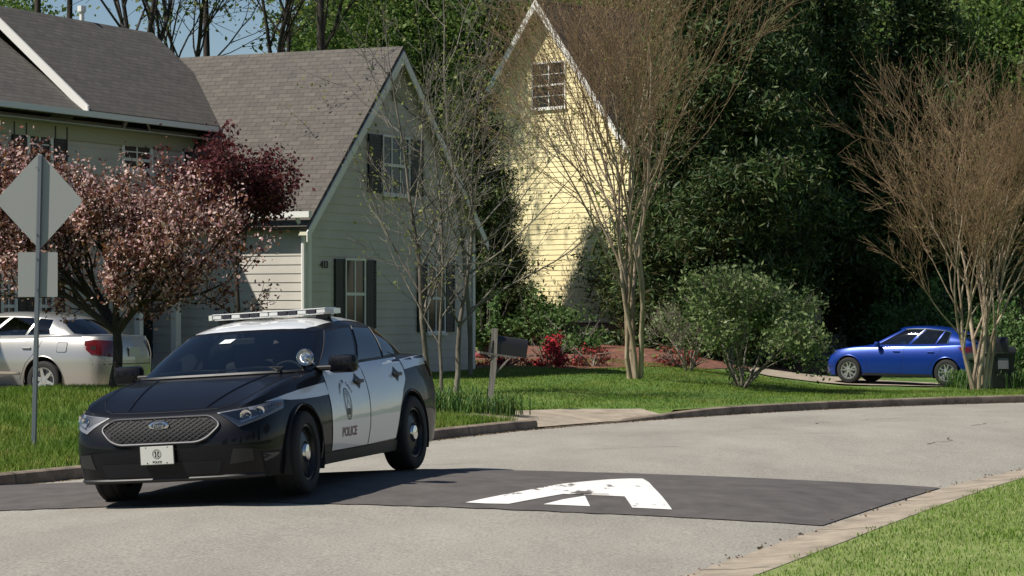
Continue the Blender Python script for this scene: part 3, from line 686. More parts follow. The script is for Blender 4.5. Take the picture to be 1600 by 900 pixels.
# ---- porch of a third house glimpsed between the evergreens
ph = P(1302, 560, 82); ph.z = 0
porch = empty('porch_house', (ph.x, ph.y+3, .3), 0, 'dark house mostly hidden by evergreens, white stair rail showing left of the blue hatchback', 'house')
before = set(COL.objects)
mb = MB(); mb.obox((ph.x-1, ph.y+2.2, -.2), (12, 0, 0), (0, 6, 0), (0, 0, 7.0)); mb.build('wall', M['brick'])
roof_plane('roof', [(ph.x-1.5, ph.y+1.8, 6.7), (ph.x+11.5, ph.y+1.8, 6.7), (ph.x+11.5, ph.y+5.2, 9.2), (ph.x-1.5, ph.y+5.2, 9.2)], .12, M['dark_shingle'], None)
roof_plane('roof', [(ph.x+11.5, ph.y+8.6, 6.7), (ph.x-1.5, ph.y+8.6, 6.7), (ph.x-1.5, ph.y+5.2, 9.2), (ph.x+11.5, ph.y+5.2, 9.2)], .12, M['dark_shingle'], None)
mb = MB()
for k in range(5): mb.obox((ph.x-.45, ph.y+.3*k, .0), (.9, 0, 0), (0, .32, 0), (0, 0, .17*(k+1)))
mb.obox((ph.x-.5, ph.y+1.5, .0), (2.5, 0, 0), (0, .7, 0), (0, 0, .95)); mb.build('steps', M['white_trim'])
mb = MB(); mb.obox((ph.x+.40, ph.y, .0), (.08, 0, 0), (0, .08, 0), (0, 0, 1.1))
mb.prism([(ph.x+.42, ph.y, 1.0), (ph.x+.42, ph.y+1.5, 1.85), (ph.x+.42, ph.y+1.5, 1.95), (ph.x+.42, ph.y, 1.1)], (.05, 0, 0))
for k in range(9): mb.obox((ph.x+.43, ph.y+.12+k*.16, .25+.09*k), (.03, 0, 0), (0, .03, 0), (0, 0, .85))
for k in range(10): mb.obox((ph.x+.40+k*.16, ph.y+1.48, .95), (.03, 0, 0), (0, .03, 0), (0, 0, .85))
mb.obox((ph.x+.38, ph.y+1.46, 1.78), (1.7, 0, 0), (0, .07, 0), (0, 0, .06))
mb.obox((ph.x+2.0, ph.y+1.44, .9), (.14, 0, 0), (0, .14, 0), (0, 0, 2.4)); mb.obox((ph.x-.5, ph.y+1.44, .9), (.14, 0, 0), (0, .14, 0), (0, 0, 2.4)); mb.build('railing', M['white_trim'])
for wx in (.1, 2.4, 5.5): window((0, ph.y+2.2, 0), (1, 0, 0), (0, -1, 0), ph.x+wx, 4.4, .9, 1.5, None, 0, False, (1, 3))
for wx in (3.2, 5.5): window((0, ph.y+2.2, 0), (1, 0, 0), (0, -1, 0), ph.x+wx, 1.6, .9, 1.5, None, 0, False, (1, 3))
adopt(porch, before)
# ---------------------------------------------------------------- cars
def pchip(x, y, xq):
    x = np.asarray(x, float); y = np.asarray(y, float); h = np.diff(x); d = np.diff(y)/h; m = np.zeros(len(x))
    for i in range(1, len(x)-1):
        if d[i-1]*d[i] > 0:
            w1 = 2*h[i]+h[i-1]; w2 = h[i]+2*h[i-1]; m[i] = (w1+w2)/(w1/d[i-1]+w2/d[i])
    m[0], m[-1] = d[0], d[-1]
    k = np.clip(np.searchsorted(x, xq, 'right')-1, 0, len(x)-2); t = (xq-x[k])/h[k]
    h00 = 2*t**3-3*t**2+1; h10 = t**3-2*t**2+t; h01 = -2*t**3+3*t**2; h11 = t**3-t**2
    return h00*y[k]+h10*h[k]*m[k]+h01*y[k+1]+h11*h[k]*m[k+1]
class Shell:
    """half-car surfaces from a key table; columns:
       t, ox,oy,oz, inset_top, inset_bot, zb, bulge, bx,by,bz, tx,ty,tz"""
    def __init__(s, keys, arches, ar, hubz):
        K = np.array(keys, float); s.K = K; T = K[:, 0]
        ts = list(np.linspace(T[0], T[-1], 170))+list(T)
        tt = np.linspace(T[0], T[-1], 4000); xx = pchip(T, K[:, 1], tt); s.arches = arches
        for xa in arches:
            for dx in np.concatenate([np.linspace(-ar, ar, 33), [-ar-.004, ar+.004, -ar+.001, ar-.001]]):
                i = int(np.argmin(np.abs(xx-(xa+dx)))); ts.append(tt[i])
        ts = np.array(sorted(set(np.round(ts, 4)))); keep = [ts[0]]
        for q in ts[1:]:
            if q-keep[-1] > 5e-4: keep.append(q)
        ts = np.array(keep); s.t = ts
        g = [pchip(T, K[:, j], ts) for j in range(K.shape[1])]
        (_, ox, oy, oz, it, ib, zb, bu, bx, by, bz, tx, ty, tz) = g
        zb = zb.copy()
        for xa in arches:
            dx = np.abs(ox-xa); k = dx < ar; zb[k] = np.maximum(zb[k], hubz+np.sqrt(ar*ar-dx[k]**2))
        tg = np.stack([np.gradient(ox, ts), np.gradient(oy, ts)], -1); tg /= np.linalg.norm(tg, axis=1, keepdims=True)+1e-9
        n = np.stack([tg[:, 1], -tg[:, 0]], -1)          # outward in plan
        n[oy < 1e-4] = [[1, 0]]; n[-1] = [-1, 0]
        if n[len(n)//2, 1] < 0: n = -n
        n[0] = [1, 0]; n[-1] = [-1, 0]
        s.n = n
        nr = 16; B = np.zeros((len(ts), nr, 3)); zm = .60*oz+.02
        for j, v in enumerate(np.linspace(0, 1, nr)):
            z = zb*(1-v)+oz*v
            up = np.clip((z-zm)/(oz-zm), 0, 1); dn = np.clip((zm-z)/(zm-.2), 0, 1.2)
            o = it*up**2.0+ib*dn**2.0
            B[:, j, :2] = np.stack([ox, oy], -1)-n*o[:, None]; B[:, j, 2] = z
        B[:, :, 1] = np.maximum(B[:, :, 1], 0); B[0, :, 1] = 0; B[-1, :, 1] = 0
        s.band = B
        nd = 12; Dk = np.zeros((len(ts), nd, 3)); b = np.stack([bx, by, bz], -1); s.belt = b
        for j, v in enumerate(np.linspace(0, 1, nd)):
            Dk[:, j] = B[:, -1]*(1-v)+b*v; Dk[:, j, 2] += bu*4*v*(1-v)*(1-.35*v)
        Dk[0, :, 1] = 0; Dk[-1, :, 1] = 0
        s.deck = Dk
        tp = np.stack([tx, ty, tz], -1); s.top = tp
        gs = [0, .055, .13, .25, .4, .55, .7, .82, .9, .955, 1.0]; G = np.zeros((len(ts), len(gs), 3))
        for j, v in enumerate(gs):
            G[:, j] = b*(1-v)+tp*v; G[:, j, :2] += n*(.030*4*v*(1-v)); 
        G[0, :, 1] = 0; G[-1, :, 1] = 0
        s.gh = G; s.gs = gs
    def roof(s, tA, tC, crown):
        """Coons patch on the half roof"""
        tp = s.top; ia = int(np.argmin(abs(s.t-tA))); ic = int(np.argmin(abs(s.t-tC)))
        head, rail, rear = tp[:ia+1], tp[ia:ic+1], tp[ic:][::-1]
        nu, nv_ = 15, 25
        def rs_(c, n_):
            d = np.concatenate([[0], np.cumsum(np.linalg.norm(np.diff(c, axis=0), axis=1))]); d /= d[-1]
            return np.stack([np.interp(np.linspace(0, 1, n_), d, c[:, k]) for k in range(3)], -1)
        Hd, Rr, Rl = rs_(head, nu), rs_(rear, nu), rs_(rail, nv_)
        c0, c1 = tp[0], tp[-1]; Cl = np.linspace(0, 1, nv_)[:, None]*(c1-c0)+c0
        Rf = np.zeros((nu, nv_, 3))
        for i, u in enumerate(np.linspace(0, 1, nu)):
            for j, v in enumerate(np.linspace(0, 1, nv_)):
                q = (1-v)*Hd[i]+v*Rr[i]+(1-u)*Cl[j]+u*Rl[j]-((1-u)*(1-v)*Hd[0]+u*(1-v)*Hd[-1]+(1-u)*v*Rr[0]+u*v*Rr[-1])
                q = q.copy(); q[2] += crown*(1-u**2.2)*(math.sin(math.pi*v)**.62)+.35*crown*math.sin(math.pi*v)*u*(1-u**6)
                Rf[i, j] = q
        Rf[0, :, 1] = 0; return Rf
def both(mb, P3, mask=None, flip=False, sides=(1, -1)):
    V, Q = grid_mesh(P3); Q = np.array(Q)
    if mask is not None: Q = Q[mask.reshape(-1)]
    for sg in sides:
        W = V*np.array([1, sg, 1]); mb.add(W, Q if sg > 0 else Q[:, ::-1])
def build_clean(mb, name, m, parent, smooth=True, outward=True, weld=True, ang=38):
    me = bpy.data.meshes.new(name); me.from_pydata(mb.v, [], mb.f); bm = bmesh.new(); bm.from_mesh(me)
    if weld: bmesh.ops.remove_doubles(bm, verts=bm.verts, dist=4e-4)
    bm.verts.ensure_lookup_table(); used = [v for v in bm.verts if not v.link_faces]; bmesh.ops.delete(bm, geom=used, context='VERTS')
    bmesh.ops.recalc_face_normals(bm, faces=bm.faces); 
    bm.to_mesh(me); bm.free(); me.update(); o = link(name, me, m, parent, smooth)
    try: me.set_sharp_from_angle(angle=R(ang))
    except Exception: pass
    return o
M['car_black'] = mat('black_car_paint', (.0032, .0032, .0055), .5, coat=.36, spec=.1)
M['car_white'] = mat('white_car_paint', (.72, .72, .71), .35, coat=1)
M['car_silver'] = mat('champagne_silver_paint', (.40, .39, .37), .32, metal=.55, coat=1)
M['car_blue'] = mat('blue_metallic_paint', (.003, .034, .25), .3, metal=.35, coat=.5)
m = M['car_glass'] = mat('car_glass', (.015, .022, .025), .02)
def glassmat(name, tint, f):
    m = bpy.data.materials.new(name); m.use_nodes = True; t = m.node_tree; t.nodes.remove(bsdf(m)); out = t.nodes['Material Output']
    tr = t.nodes.new('ShaderNodeBsdfTransparent'); tr.inputs[0].default_value = (*tint, 1)
    gl = t.nodes.new('ShaderNodeBsdfGlossy'); gl.inputs['Roughness'].default_value = .02
    fr = t.nodes.new('ShaderNodeFresnel'); fr.inputs[0].default_value = 1.6
    mp = t.nodes.new('ShaderNodeMath'); mp.operation = 'MULTIPLY_ADD'; mp.inputs[1].default_value = 1.0; mp.inputs[2].default_value = f; mp.use_clamp = True
    mx = t.nodes.new('ShaderNodeMixShader'); t.links.new(fr.outputs[0], mp.inputs[0]); t.links.new(mp.outputs[0], mx.inputs[0]); t.links.new(tr.outputs[0], mx.inputs[1]); t.links.new(gl.outputs[0], mx.inputs[2]); t.links.new(mx.outputs[0], out.inputs[0])
    return m
M['windshield'] = glassmat('windshield_glass', (.62, .70, .70), .05); M['side_glass'] = glassmat('side_glass', (.50, .56, .57), .04)
M['lens'] = glassmat('clear_lens', (.85, .87, .88), .05)
M['rubber'] = mat('tyre_rubber', (.012, .012, .012), .8); M['black_plastic'] = mat('black_plastic', (.012, .012, .012), .5)
M['black_steel'] = mat('black_steel_wheel', (.012, .012, .013), .4); M['chrome'] = mat('chrome', (.62, .62, .62), .12, metal=1)
M['dull_metal'] = mat('dull_metal', (.07, .07, .075), .5, metal=.8); M['alloy'] = mat('machined_alloy', (.55, .55, .56), .25, metal=.8)
M['lamp_black'] = mat('lamp_housing', (.26, .26, .29), .4); M['reflector'] = mat('reflector', (.7, .7, .72), .15, metal=1)
M['red_lens'] = mat('red_lens', (.10, .008, .012), .15, coat=1); M['amber'] = mat('amber_lens', (.45, .14, .02), .2, coat=1)
M['interior'] = mat('car_interior', (.02, .02, .022), .8); M['seat_cloth'] = mat('seat_cloth', (.035, .035, .038), .9)
M['plate'] = mat('plate_white', (.50, .50, .46), .4); M['ink'] = mat('plate_ink', (.012, .012, .014), .6, spec=.2); M['badge_ink'] = mat('door_badge_ink', (.06, .065, .06), .5)
M['letter_red'] = mat('faded_red_lettering', (.30, .17, .15), .5); M['badge_blue'] = mat('emblem_blue', (.02, .03, .08), .2, coat=1)
M['led_lens'] = mat('lightbar_lens', (.62, .62, .60), .12, coat=1); M['led_dark'] = mat('lightbar_module', (.03, .03, .04), .25)
M['white_plastic'] = mat('white_tag', (.75, .8, .82), .4)
def overlay(bv, name, poly, axis, m, parent, off=.004, step=.05, smooth=True):
    """poly in 3d (coordinate along axis ignored) draped on a car's skin, looking along axis"""
    ax = Vector(axis).normalized(); o = sheet(name, poly, m, bv, off, step, parent=parent, axis=ax, smooth=smooth); return o
def side(pp): return [(x, 0, z) for x, z in pp]
def front(pp): return [(0, y, z) for y, z in pp]
def rounded(poly, r=.05, k=4):
    out = []; n = len(poly)
    for i in range(n):
        p0, p, p1 = (Vector((*poly[(i+j) % n], 0)) for j in (-1, 0, 1)); a = (p0-p); b = (p1-p); rr = min(r, a.length*.45, b.length*.45)
        a = p+a.normalized()*rr; b = p+b.normalized()*rr
        for q in range(k+1):
            t = q/k; c = a*(1-t)**2+p*2*t*(1-t)+b*t*t; out.append((c.x, c.y))
    return out
def wheel(parent, x, y, sgn, rr, wd, style, steer=0, hubz=None):
    """axle along y; outer face towards sgn*y"""
    w_ = bpy.data.objects.new('wheel', None); COL.objects.link(w_); w_.parent = parent; w_.location = (x, y, hubz or rr); w_.rotation_euler = (0, 0, steer if sgn > 0 else steer+math.pi)
    h = wd/2; ri = rr*.66
    t = MB(); t.lathe([(ri, h*.80), (ri+.012, h*.98), (rr*.80, h*1.0), (rr*.93, h*.97), (rr*.985, h*.82), (rr, h*.5), (rr-.006, h*.46), (rr-.006, h*.40), (rr, h*.36), (rr, 0), (rr, -h*.36), (rr-.006, -h*.42), (rr, -h*.5), (rr*.985, -h*.82), (rr*.93, -h), (ri, -h*.8)], 44)
    t.build('tyre', M['rubber'], w_, smooth=True)
    r = MB(); mt = M['black_steel'] if style == 'steel' else M['alloy']
    r.lathe([(ri+.004, h*.84), (ri-.012, h*.84), (ri-.03, h*.60), (ri-.035, -h*.7)], 44)
    if style == 'steel':
        r.lathe([(ri-.02, h*.62), (ri*.84, h*.50), (ri*.62, h*.62), (ri*.40, h*.74), (ri*.34, h*.55), (0.001, h*.55)], 44); r.build('rim', mt, w_, smooth=True)
        d = MB()
        for k in range(14):
            an = k*2*math.pi/14; d.lathe([(.001, h*.585), (.020, h*.585), (.020, h*.50)], 10, c=(math.cos(an)*ri*.77, 0, math.sin(an)*ri*.77))
        d.build('vent_holes', M['ink'], w_)
        c = MB(); c.lathe([(ri*.345, h*.60), (ri*.34, h*.80), (ri*.28, h*.93), (ri*.12, h*.97), (.001, h*.98)], 28); c.build('hub_cap', M['chrome'], w_, smooth=True)
    else:
        ns = {'ten': 5, 'six': 6}[style]
        for k in range(ns):
            for tw in ((-.17, .17) if style == 'ten' else (0,)):
                an = k*2*math.pi/ns+.3; a0 = Vector((math.cos(an+tw*.4), 0, math.sin(an+tw*.4))); a1 = Vector((math.cos(an+tw*1.6), 0, math.sin(an+tw*1.6)))
                p0 = a0*ri*.2; p1 = a1*(ri-.015); pr = Vector((-a1.z, 0, a1.x)); ws = .016 if style == 'ten' else .028
                r.add([p0+pr*ws*1.3+Vector((0, h*.74, 0)), p0-pr*ws*1.3+Vector((0, h*.74, 0)), p1-pr*ws*.8+Vector((0, h*.80, 0)), p1+pr*ws*.8+Vector((0, h*.80, 0)),
                       p0+pr*ws*1.3+Vector((0, h*.5, 0)), p0-pr*ws*1.3+Vector((0, h*.5, 0)), p1-pr*ws*.8+Vector((0, h*.6, 0)), p1+pr*ws*.8+Vector((0, h*.6, 0))],
                      [(0,1,2,3), (4,5,1,0), (5,6,2,1), (7,4,0,3)])
        r.lathe([(ri*.24, h*.5), (ri*.24, h*.76), (ri*.16, h*.80), (.001, h*.80)], 24)
        r.build('rim', mt, w_, smooth=False)
        d = MB(); d.lathe([(ri-.03, h*.25), (.001, h*.25)], 30); d.lathe([(rr*.42, h*.3), (rr*.40, h*.34), (.02, h*.34)], 30); d.build('brake_disc', M['lamp_black'], w_)
    return w_
def car_base(name, loc, keys, arches, ar, rr, wd, hubz, tA0, tA1, splits, tC0, tC1, crown, paint, style, wy, label, cat, steer=0, silverglass='side_glass'):
    root = empty(name, loc, 0, label, cat)
    S = Shell(keys, arches, ar, hubz); mb = MB()
    both(mb, S.band); both(mb, S.deck)
    t = S.t; tm = (t[:-1]+t[1:])/2
    # greenhouse: glazed column ranges
    ranges = {'windshield': (-1, tA0), 'rear_window': (tC1, 99)}; k = 0
    for a_, b_ in splits: ranges['side_window%d' % k] = (a_, b_); k += 1
    nG = len(S.gs)-1; rowok = np.zeros(nG, bool); rowok[1:-1] = True
    solid = np.ones((len(tm), nG), bool)
    for kx, (a_, b_) in ranges.items():
        cm = (tm > a_) & (tm < b_); mk = cm[:, None] & rowok[None]
        solid &= ~mk; g = MB()
        nm = kx if not kx.startswith('side') else 'side_window'
        if nm == 'side_window':
            for sg in (1, -1):
                g = MB(); both(g, S.gh, mk, sides=(sg,)); build_clean(g, nm, M[silverglass], root)
        else:
            both(g, S.gh, mk); build_clean(g, nm, M['windshield'], root)
    both(mb, S.gh, solid)
    Rf = S.roof(tA0, tC1, crown); both(mb, Rf)
    body = build_clean(mb, 'body', paint, root)
    bv = BVHTree.FromPolygons([v.co.copy() for v in body.data.vertices], [list(p.vertices) for p in body.data.polygons])
    # underside, wheel wells
    xf, xr = arches; hw = wy-.16
    u = MB(); u.box(((xf+xr)/2, 0, .30), (xf-xr-2*ar-.1, 2*(wy-.02), .16)); u.box(((xf+xr)/2, 0, .32), (xf-xr+1.2, 2*(hw-.2), .22))
    u.box((xf+.48, 0, .36), (.5, 2*(wy-.25), .3)); u.box((xr-.62, 0, .36), (.7, 2*(wy-.25), .3))
    for xa in arches:
        for sg in (1, -1):
            an = np.linspace(-.45, math.pi+.45, 22); pr = [(xa+math.cos(q)*(ar+.01), sg*(wy-.30), hubz+math.sin(q)*(ar+.01)) for q in an]; po = [(a_, sg*(wy+.115), c_) for a_, b_, c_ in pr]
            n_ = len(pr); u.add(pr+po, [(i, i+1, n_+i+1, n_+i) for i in range(n_-1)]); u.add(pr, [tuple(range(n_))])
    u.build('underbody', M['interior'], root)
    for xa in arches:
        for sg in (1, -1): wheel(root, xa, sg*wy, sg, rr, wd, style, steer if xa == arches[0] else 0, hubz=rr)
    # cabin: dash, seats
    bz = keys[0][10]; x0 = keys[0][8]; i_ = MB()
    i_.box((x0-.55, 0, bz-.17), (.75, 1.36, .22), bev=.05); i_.box(((xf+xr)/2-.3, 0, .36), (2.6, 1.4, .10)); i_.box((x0-3.0, 0, bz-.08), (.5, 1.2, .06))
    i_.build('dashboard', M['interior'], root)
    for sx in (-1.35, -2.25):
        for sy_ in (.37, -.37):
            q = MB(); xs = x0+sx; q.box((xs+.05, sy_, .55), (.5, .5, .16), bev=.05)
            q.box((xs-.27, sy_, .86), (.14, .48, .62), Matrix.Rotation(R(-14), 3, 'Y'), bev=.05); q.box((xs-.36, sy_, 1.235), (.10, .27, .17), Matrix.Rotation(R(-10), 3, 'Y'), bev=.035)
            q.build('seat', M['seat_cloth'], root)
    st = MB(); cwx = x0-.78; pts = [(cwx+.14*math.sin(a_)*-.45, .37+.185*math.cos(a_), bz-.10+.185*math.sin(a_)) for a_ in np.linspace(0, 2*math.pi, 25)]
    st.tube(pts, .014, 6); st.tube([(cwx+.3, .37, bz-.18), (cwx+.02, .37, bz-.1)], .03, 6); st.box((cwx+.01, .37, bz-.10), (.03, .34, .05)); st.build('steering_wheel', M['interior'], root)
    return root, S, bv, body
def scale_keys(keys, xs, ys, zs):
    out = []
    for k in keys:
        k = list(k)
        for i in (1, 8, 11): k[i] *= xs
        for i in (2, 4, 9, 12): k[i] *= ys
        for i in (3, 6, 10, 13): k[i] *= zs
        out.append(k)
    return out
#            t   ox    oy    oz   itop  ibot  zb   bul    bx    by    bz      tx    ty    tz
SEDAN = [
    [0,   .980, .000, .785, .140, .07, .21, .034,  -.30, .000, 1.066, -1.03, .000, 1.450],
    [1,   .965, .360, .790, .140, .07, .21, .036,  -.31, .320, 1.066, -1.045, .270, 1.446],
    [2,   .920, .640, .805, .130, .06, .21, .038,  -.35, .570, 1.064, -1.08, .460, 1.438],
    [3,   .800, .830, .845, .110, .05, .21, .036,  -.41, .715, 1.062, -1.13, .580, 1.428],
    [4,   .520, .925, .905, .100, .04, .21, .030,  -.48, .785, 1.064, -1.19, .632, 1.418],
    [5,  -.050, .962, .975, .095, .05, .21, .018,  -.72, .812, 1.072, -1.38, .645, 1.434],
    [6,  -.750, .970, 1.015, .090, .06, .22, .006, -1.12, .826, 1.084, -1.68, .648, 1.454],
    [7, -1.450, .972, 1.035,.090, .06, .22, .004, -1.63, .830, 1.094, -2.02, .645, 1.462],
    [8, -1.600, .972, 1.038,.090, .06, .22, .004, -1.71, .830, 1.096, -2.09, .643, 1.462],
    [9, -2.250, .970, 1.058,.090, .06, .22, .004, -2.42, .820, 1.112, -2.60, .618, 1.444],
    [10,-2.350, .968, 1.062,.090, .06, .22, .004, -2.47, .818, 1.114, -2.64, .614, 1.440],
    [11,-2.750, .962, 1.080,.095, .05, .22, .006, -2.93, .785, 1.132, -2.88, .585, 1.415],
    [12,-3.200, .948, 1.095,.10, .05, .23, .010, -3.20, .740, 1.142, -2.96, .545, 1.405],
    [13,-3.600, .915, 1.108,.11, .05, .24, .012, -3.38, .660, 1.148, -3.00, .505, 1.405],
    [14,-3.950, .825, 1.118,.11, .06, .26, .012, -3.46, .440, 1.130, -3.04, .360, 1.416],
    [15,-4.130, .500, 1.120,.10, .06, .27, .012, -3.50, .200, 1.135, -3.06, .170, 1.424],
    [16,-4.170, .000, 1.120,.10, .06, .27, .012, -3.51, .000, 1.137, -3.07, .000, 1.428]]
# ================= police sedan
gFL = 0
pol, S, bv, body = car_base('police_car', (0, 0, 0), SEDAN, (0, -2.87), .405, .365, .245, .375, 4, 5, [(5.0, 7), (8, 9), (10, 11)], 11, 13, .108, M['car_black'], 'steel', .855,
    'black and white police sedan with roof light bar driving over the speed hump', 'police car', steer=R(4))
# white doors (both sides), their seams left open
fd = [(-.645,.335),(-1.555,.335),(-1.60,.50),(-1.625,.75),(-1.66,1.088),(-.80,1.066),(-.70,1.02),(-.655,.86),(-.635,.60)]
rd = [(-1.575,.335),(-2.36,.345),(-2.42,.50),(-2.50,.66),(-2.62,.80),(-2.76,.90),(-2.80,1.00),(-2.78,1.115),(-2.42,1.106),(-1.68,1.090),(-1.645,.75),(-1.62,.50)]
band_s = [(.60,.838),(.42,.862),(.22,.886),(-.05,.912),(-.40,.935),(-.66,.950),(-.655,.842),(-.40,.832),(-.05,.828),(.18,.832),(.30,.842)]
band_r = [(-2.825,1.09),(-3.2,1.105),(-3.6,1.115),(-3.95,1.115),(-3.98,1.035),(-3.6,1.02),(-3.2,1.01),(-2.83,.99)]
for sg in (1, -1):
    ax = (0, -sg, 0)
    dft = overlay(bv, 'door', side(fd), ax, M['car_white'], pol, .005, .05); drt = overlay(bv, 'door', side(rd), ax, M['car_white'], pol, .005, .05)
    for dr, hx, hz in ((dft, -1.43, .93), (drt, -2.52, .955)):
        r = bv.ray_cast(Vector((hx, sg*2, hz)), Vector(ax)); y = r[0].y
        h_ = MB(); Y = .032*sg
        h_.box((hx, y+Y, hz), (.19, .022, .035), bev=.008); h_.lathe([(.001, 0), (.055, .004), (.075, .010*1)], 4, c=(hx, y+.0, hz)) if 0 else None
        c_ = [(hx+.12, hz), (hx+.05, hz+.035), (hx, hz+.075), (hx-.05, hz+.035), (hx-.12, hz), (hx-.05, hz-.035), (hx, hz-.075), (hx+.05, hz-.035)]
        h_.build('door_handle', M['black_plastic'], dr, smooth=True)
        overlay(bv, 'handle_recess', side(c_), ax, M['black_plastic'], dr, .008, .05)
    overlay(bv, 'fender_stripe', side(band_s), ax, M['car_white'], pol, .004, .05)
    overlay(bv, 'quarter_stripe', side(band_r), ax, M['car_white'], pol, .004, .05)
    # rubbing sill
    overlay(bv, 'rocker_panel', side([(-.46, .225), (-2.42, .225), (-2.42, .322), (-.48, .322)]), ax, M['black_plastic'], pol, .006, .08)
    # wheel arch lips
    for xa in (0, -2.87):
        pts = []
        for q in np.linspace(R(-12), R(192), 30):
            x_, z_ = xa+math.cos(q)*.412, .375+math.sin(q)*.412; r = bv.ray_cast(Vector((x_, sg*2, max(z_, .24))), Vector(ax))
            y = abs(r[0].y) if r[0] else .93
            if y < .85: y = .93
            pts.append((x_, sg*(y-.003), z_))
        MB_ = MB(); MB_.tube(pts, .014, 6); MB_.build('arch_lip', M['car_black'], pol, smooth=True)
    # mirror
    r = MB(); r.box((-.76, sg*1.06, 1.110), (.14, .27, .165), Matrix.Rotation(R(-8*sg), 3, 'Z'), bev=.045); mir = r.build('side_mirror', M['car_black'], pol, smooth=True)
    r = MB(); r.box((-.75, sg*.90, 1.080), (.09, .18, .05), bev=.015); r.build('mirror_arm', M['black_plastic'], mir)
    r = MB(); r.box((-.835, sg*1.06, 1.115), (.006, .20, .125), Matrix.Rotation(R(-8*sg), 3, 'Z')); r.build('mirror_glass', M['chrome'], mir)
    # window frame strips
    for (c0, c1) in ((5, 7), (8, 9), (10, 11)):
        i0 = int(np.argmin(abs(S.t-c0))); i1 = int(np.argmin(abs(S.t-c1)))
        lo = [tuple(S.gh[i, 1]*[1, sg, 1]+np.array([0, sg*.004, 0])) for i in range(i0, i1+1)]
        fr = MB(); fr.tube(lo, .007, 5)
        hi = [tuple(S.gh[i, -2]*[1, sg, 1]+np.array([0, sg*.004, 0])) for i in range(i0, i1+1)]; fr.tube(hi, .006, 5)
        fr.tube([tuple(S.gh[i0, j]*[1, sg, 1]+np.array([0, sg*.004, 0])) for j in range(1, 10)], .006, 5)
        fr.build('window_trim', M['dull_metal'], pol, smooth=True)
    # headlamps, wrapped round the corner (seen along the diagonal)
    q = Vector((-.80, -sg*.60, 0)).normalized(); uu = Vector((0, 0, 1)).cross(q).normalized()
    def hl(pts): return [tuple(uu*(a_*(1 if sg < 0 else -1))+Vector((0, 0, b_))) for a_, b_ in pts]
    c0 = Vector((.93, .47, 0)); c1 = Vector((.40, .90, 0)); 
    aa = lambda x_, y_: Vector((x_, sg*y_, 0)).dot(uu)*(1 if sg < 0 else -1)
    L0, L1 = aa(.925, .57), aa(.40, .945); l2 = aa(.86, .70)
    shp = [(L0, .770), ((L0+L1)/2, .812), (L1*.88+L0*.12, .842), (L1, .838), (L1*.97+L0*.03, .770), ((L0+L1)/2, .690), (l2, .645)]
    hp_ = overlay(bv, 'headlight', hl(shp), q, M['lamp_black'], pol, .005, .04)
    inner = lambda f_: [(a_*f_+(L0+L1)/2*(1-f_), b_*f_+.76*(1-f_)) for a_, b_ in shp]
    for (pa, pb, rd_) in ((.34, .738, .050), (.56, .768, .040)):
        a_ = L0+(L1-L0)*pa; o_ = uu*(a_*(1 if sg < 0 else -1))+Vector((0, 0, pb)); r = bv.ray_cast(o_-q*3, q)
        if r[0]:
            bb = MB(); nd_ = Vector((1, 0, 0)); Mr = nd_.to_track_quat('Y', 'Z').to_matrix(); t_ = MB(); t_.lathe([(rd_, .0), (rd_*1.0, .018), (rd_*.82, .016), (rd_*.6, .006), (.001, .002)], 20)
            nn = -q; Mr = nn.to_track_quat('Y', 'Z').to_matrix(); bb.add([Mr @ Vector(v)+r[0]+nn*.004 for v in t_.v], t_.f); bb.build('headlight_bulb', M['reflector'], hp_, smooth=True)
    for k in range(5):
        a_ = L0+(L1-L0)*(.60+.055*k); s_ = .010; z_ = .785+.006*k
        overlay(bv, 'led_strip', hl([(a_-s_, z_-.012), (a_+s_, z_-.010), (a_+s_, z_+.012), (a_-s_, z_+.010)]), q, M['reflector'], hp_, .008, .05)
    overlay(bv, 'turn_signal', hl([(L0+(L1-L0)*.86, .79), (L0+(L1-L0)*.97, .80), (L0+(L1-L0)*.97, .825), (L0+(L1-L0)*.86, .82)]), q, M['amber'], hp_, .008, .05)
    # bright reflector sliver inside
    overlay(bv, 'reflector_strip', hl([(l2+(.02 if L1 > L0 else -.02), .680), ((L0+L1)/2, .720), (L0+(L1-L0)*.9, .785), (L0+(L1-L0)*.9, .793), ((L0+L1)/2, .730), (l2+(.02 if L1 > L0 else -.02), .692)]), q, M['reflector'], hp_, .009, .05)
    overlay(bv, 'reflector_strip', hl([(L0+(L1-L0)*.03, .770), ((L0*1.2+L1*.8)/2, .800), ((L0*1.2+L1*.8)/2, .775), (l2+(.01 if L1 > L0 else -.01), .700)]), q, M['dull_metal'], hp_, .0075, .05)
    overlay(bv, 'lens', hl(shp), q, M['lens'], hp_, .022, .04)
    # lower bumper: fog lamp pocket
    overlay(bv, 'fog_pocket', front([(sg*.62, .34), (sg*.80, .36), (sg*.80, .46), (sg*.66, .47)]), (-1, 0, 0), M['black_plastic'], pol, .006, .06)
    # tail lamp
    q2 = Vector((.6, -sg*.8, 0)).normalized()
    overlay(bv, 'taillight', [(-3.99, sg*.76, 1.04), (-3.70, sg*.9, 1.05), (-3.72, sg*.9, .90), (-4.03, sg*.7, .86)], q2, M['red_lens'], pol, .006, .05)
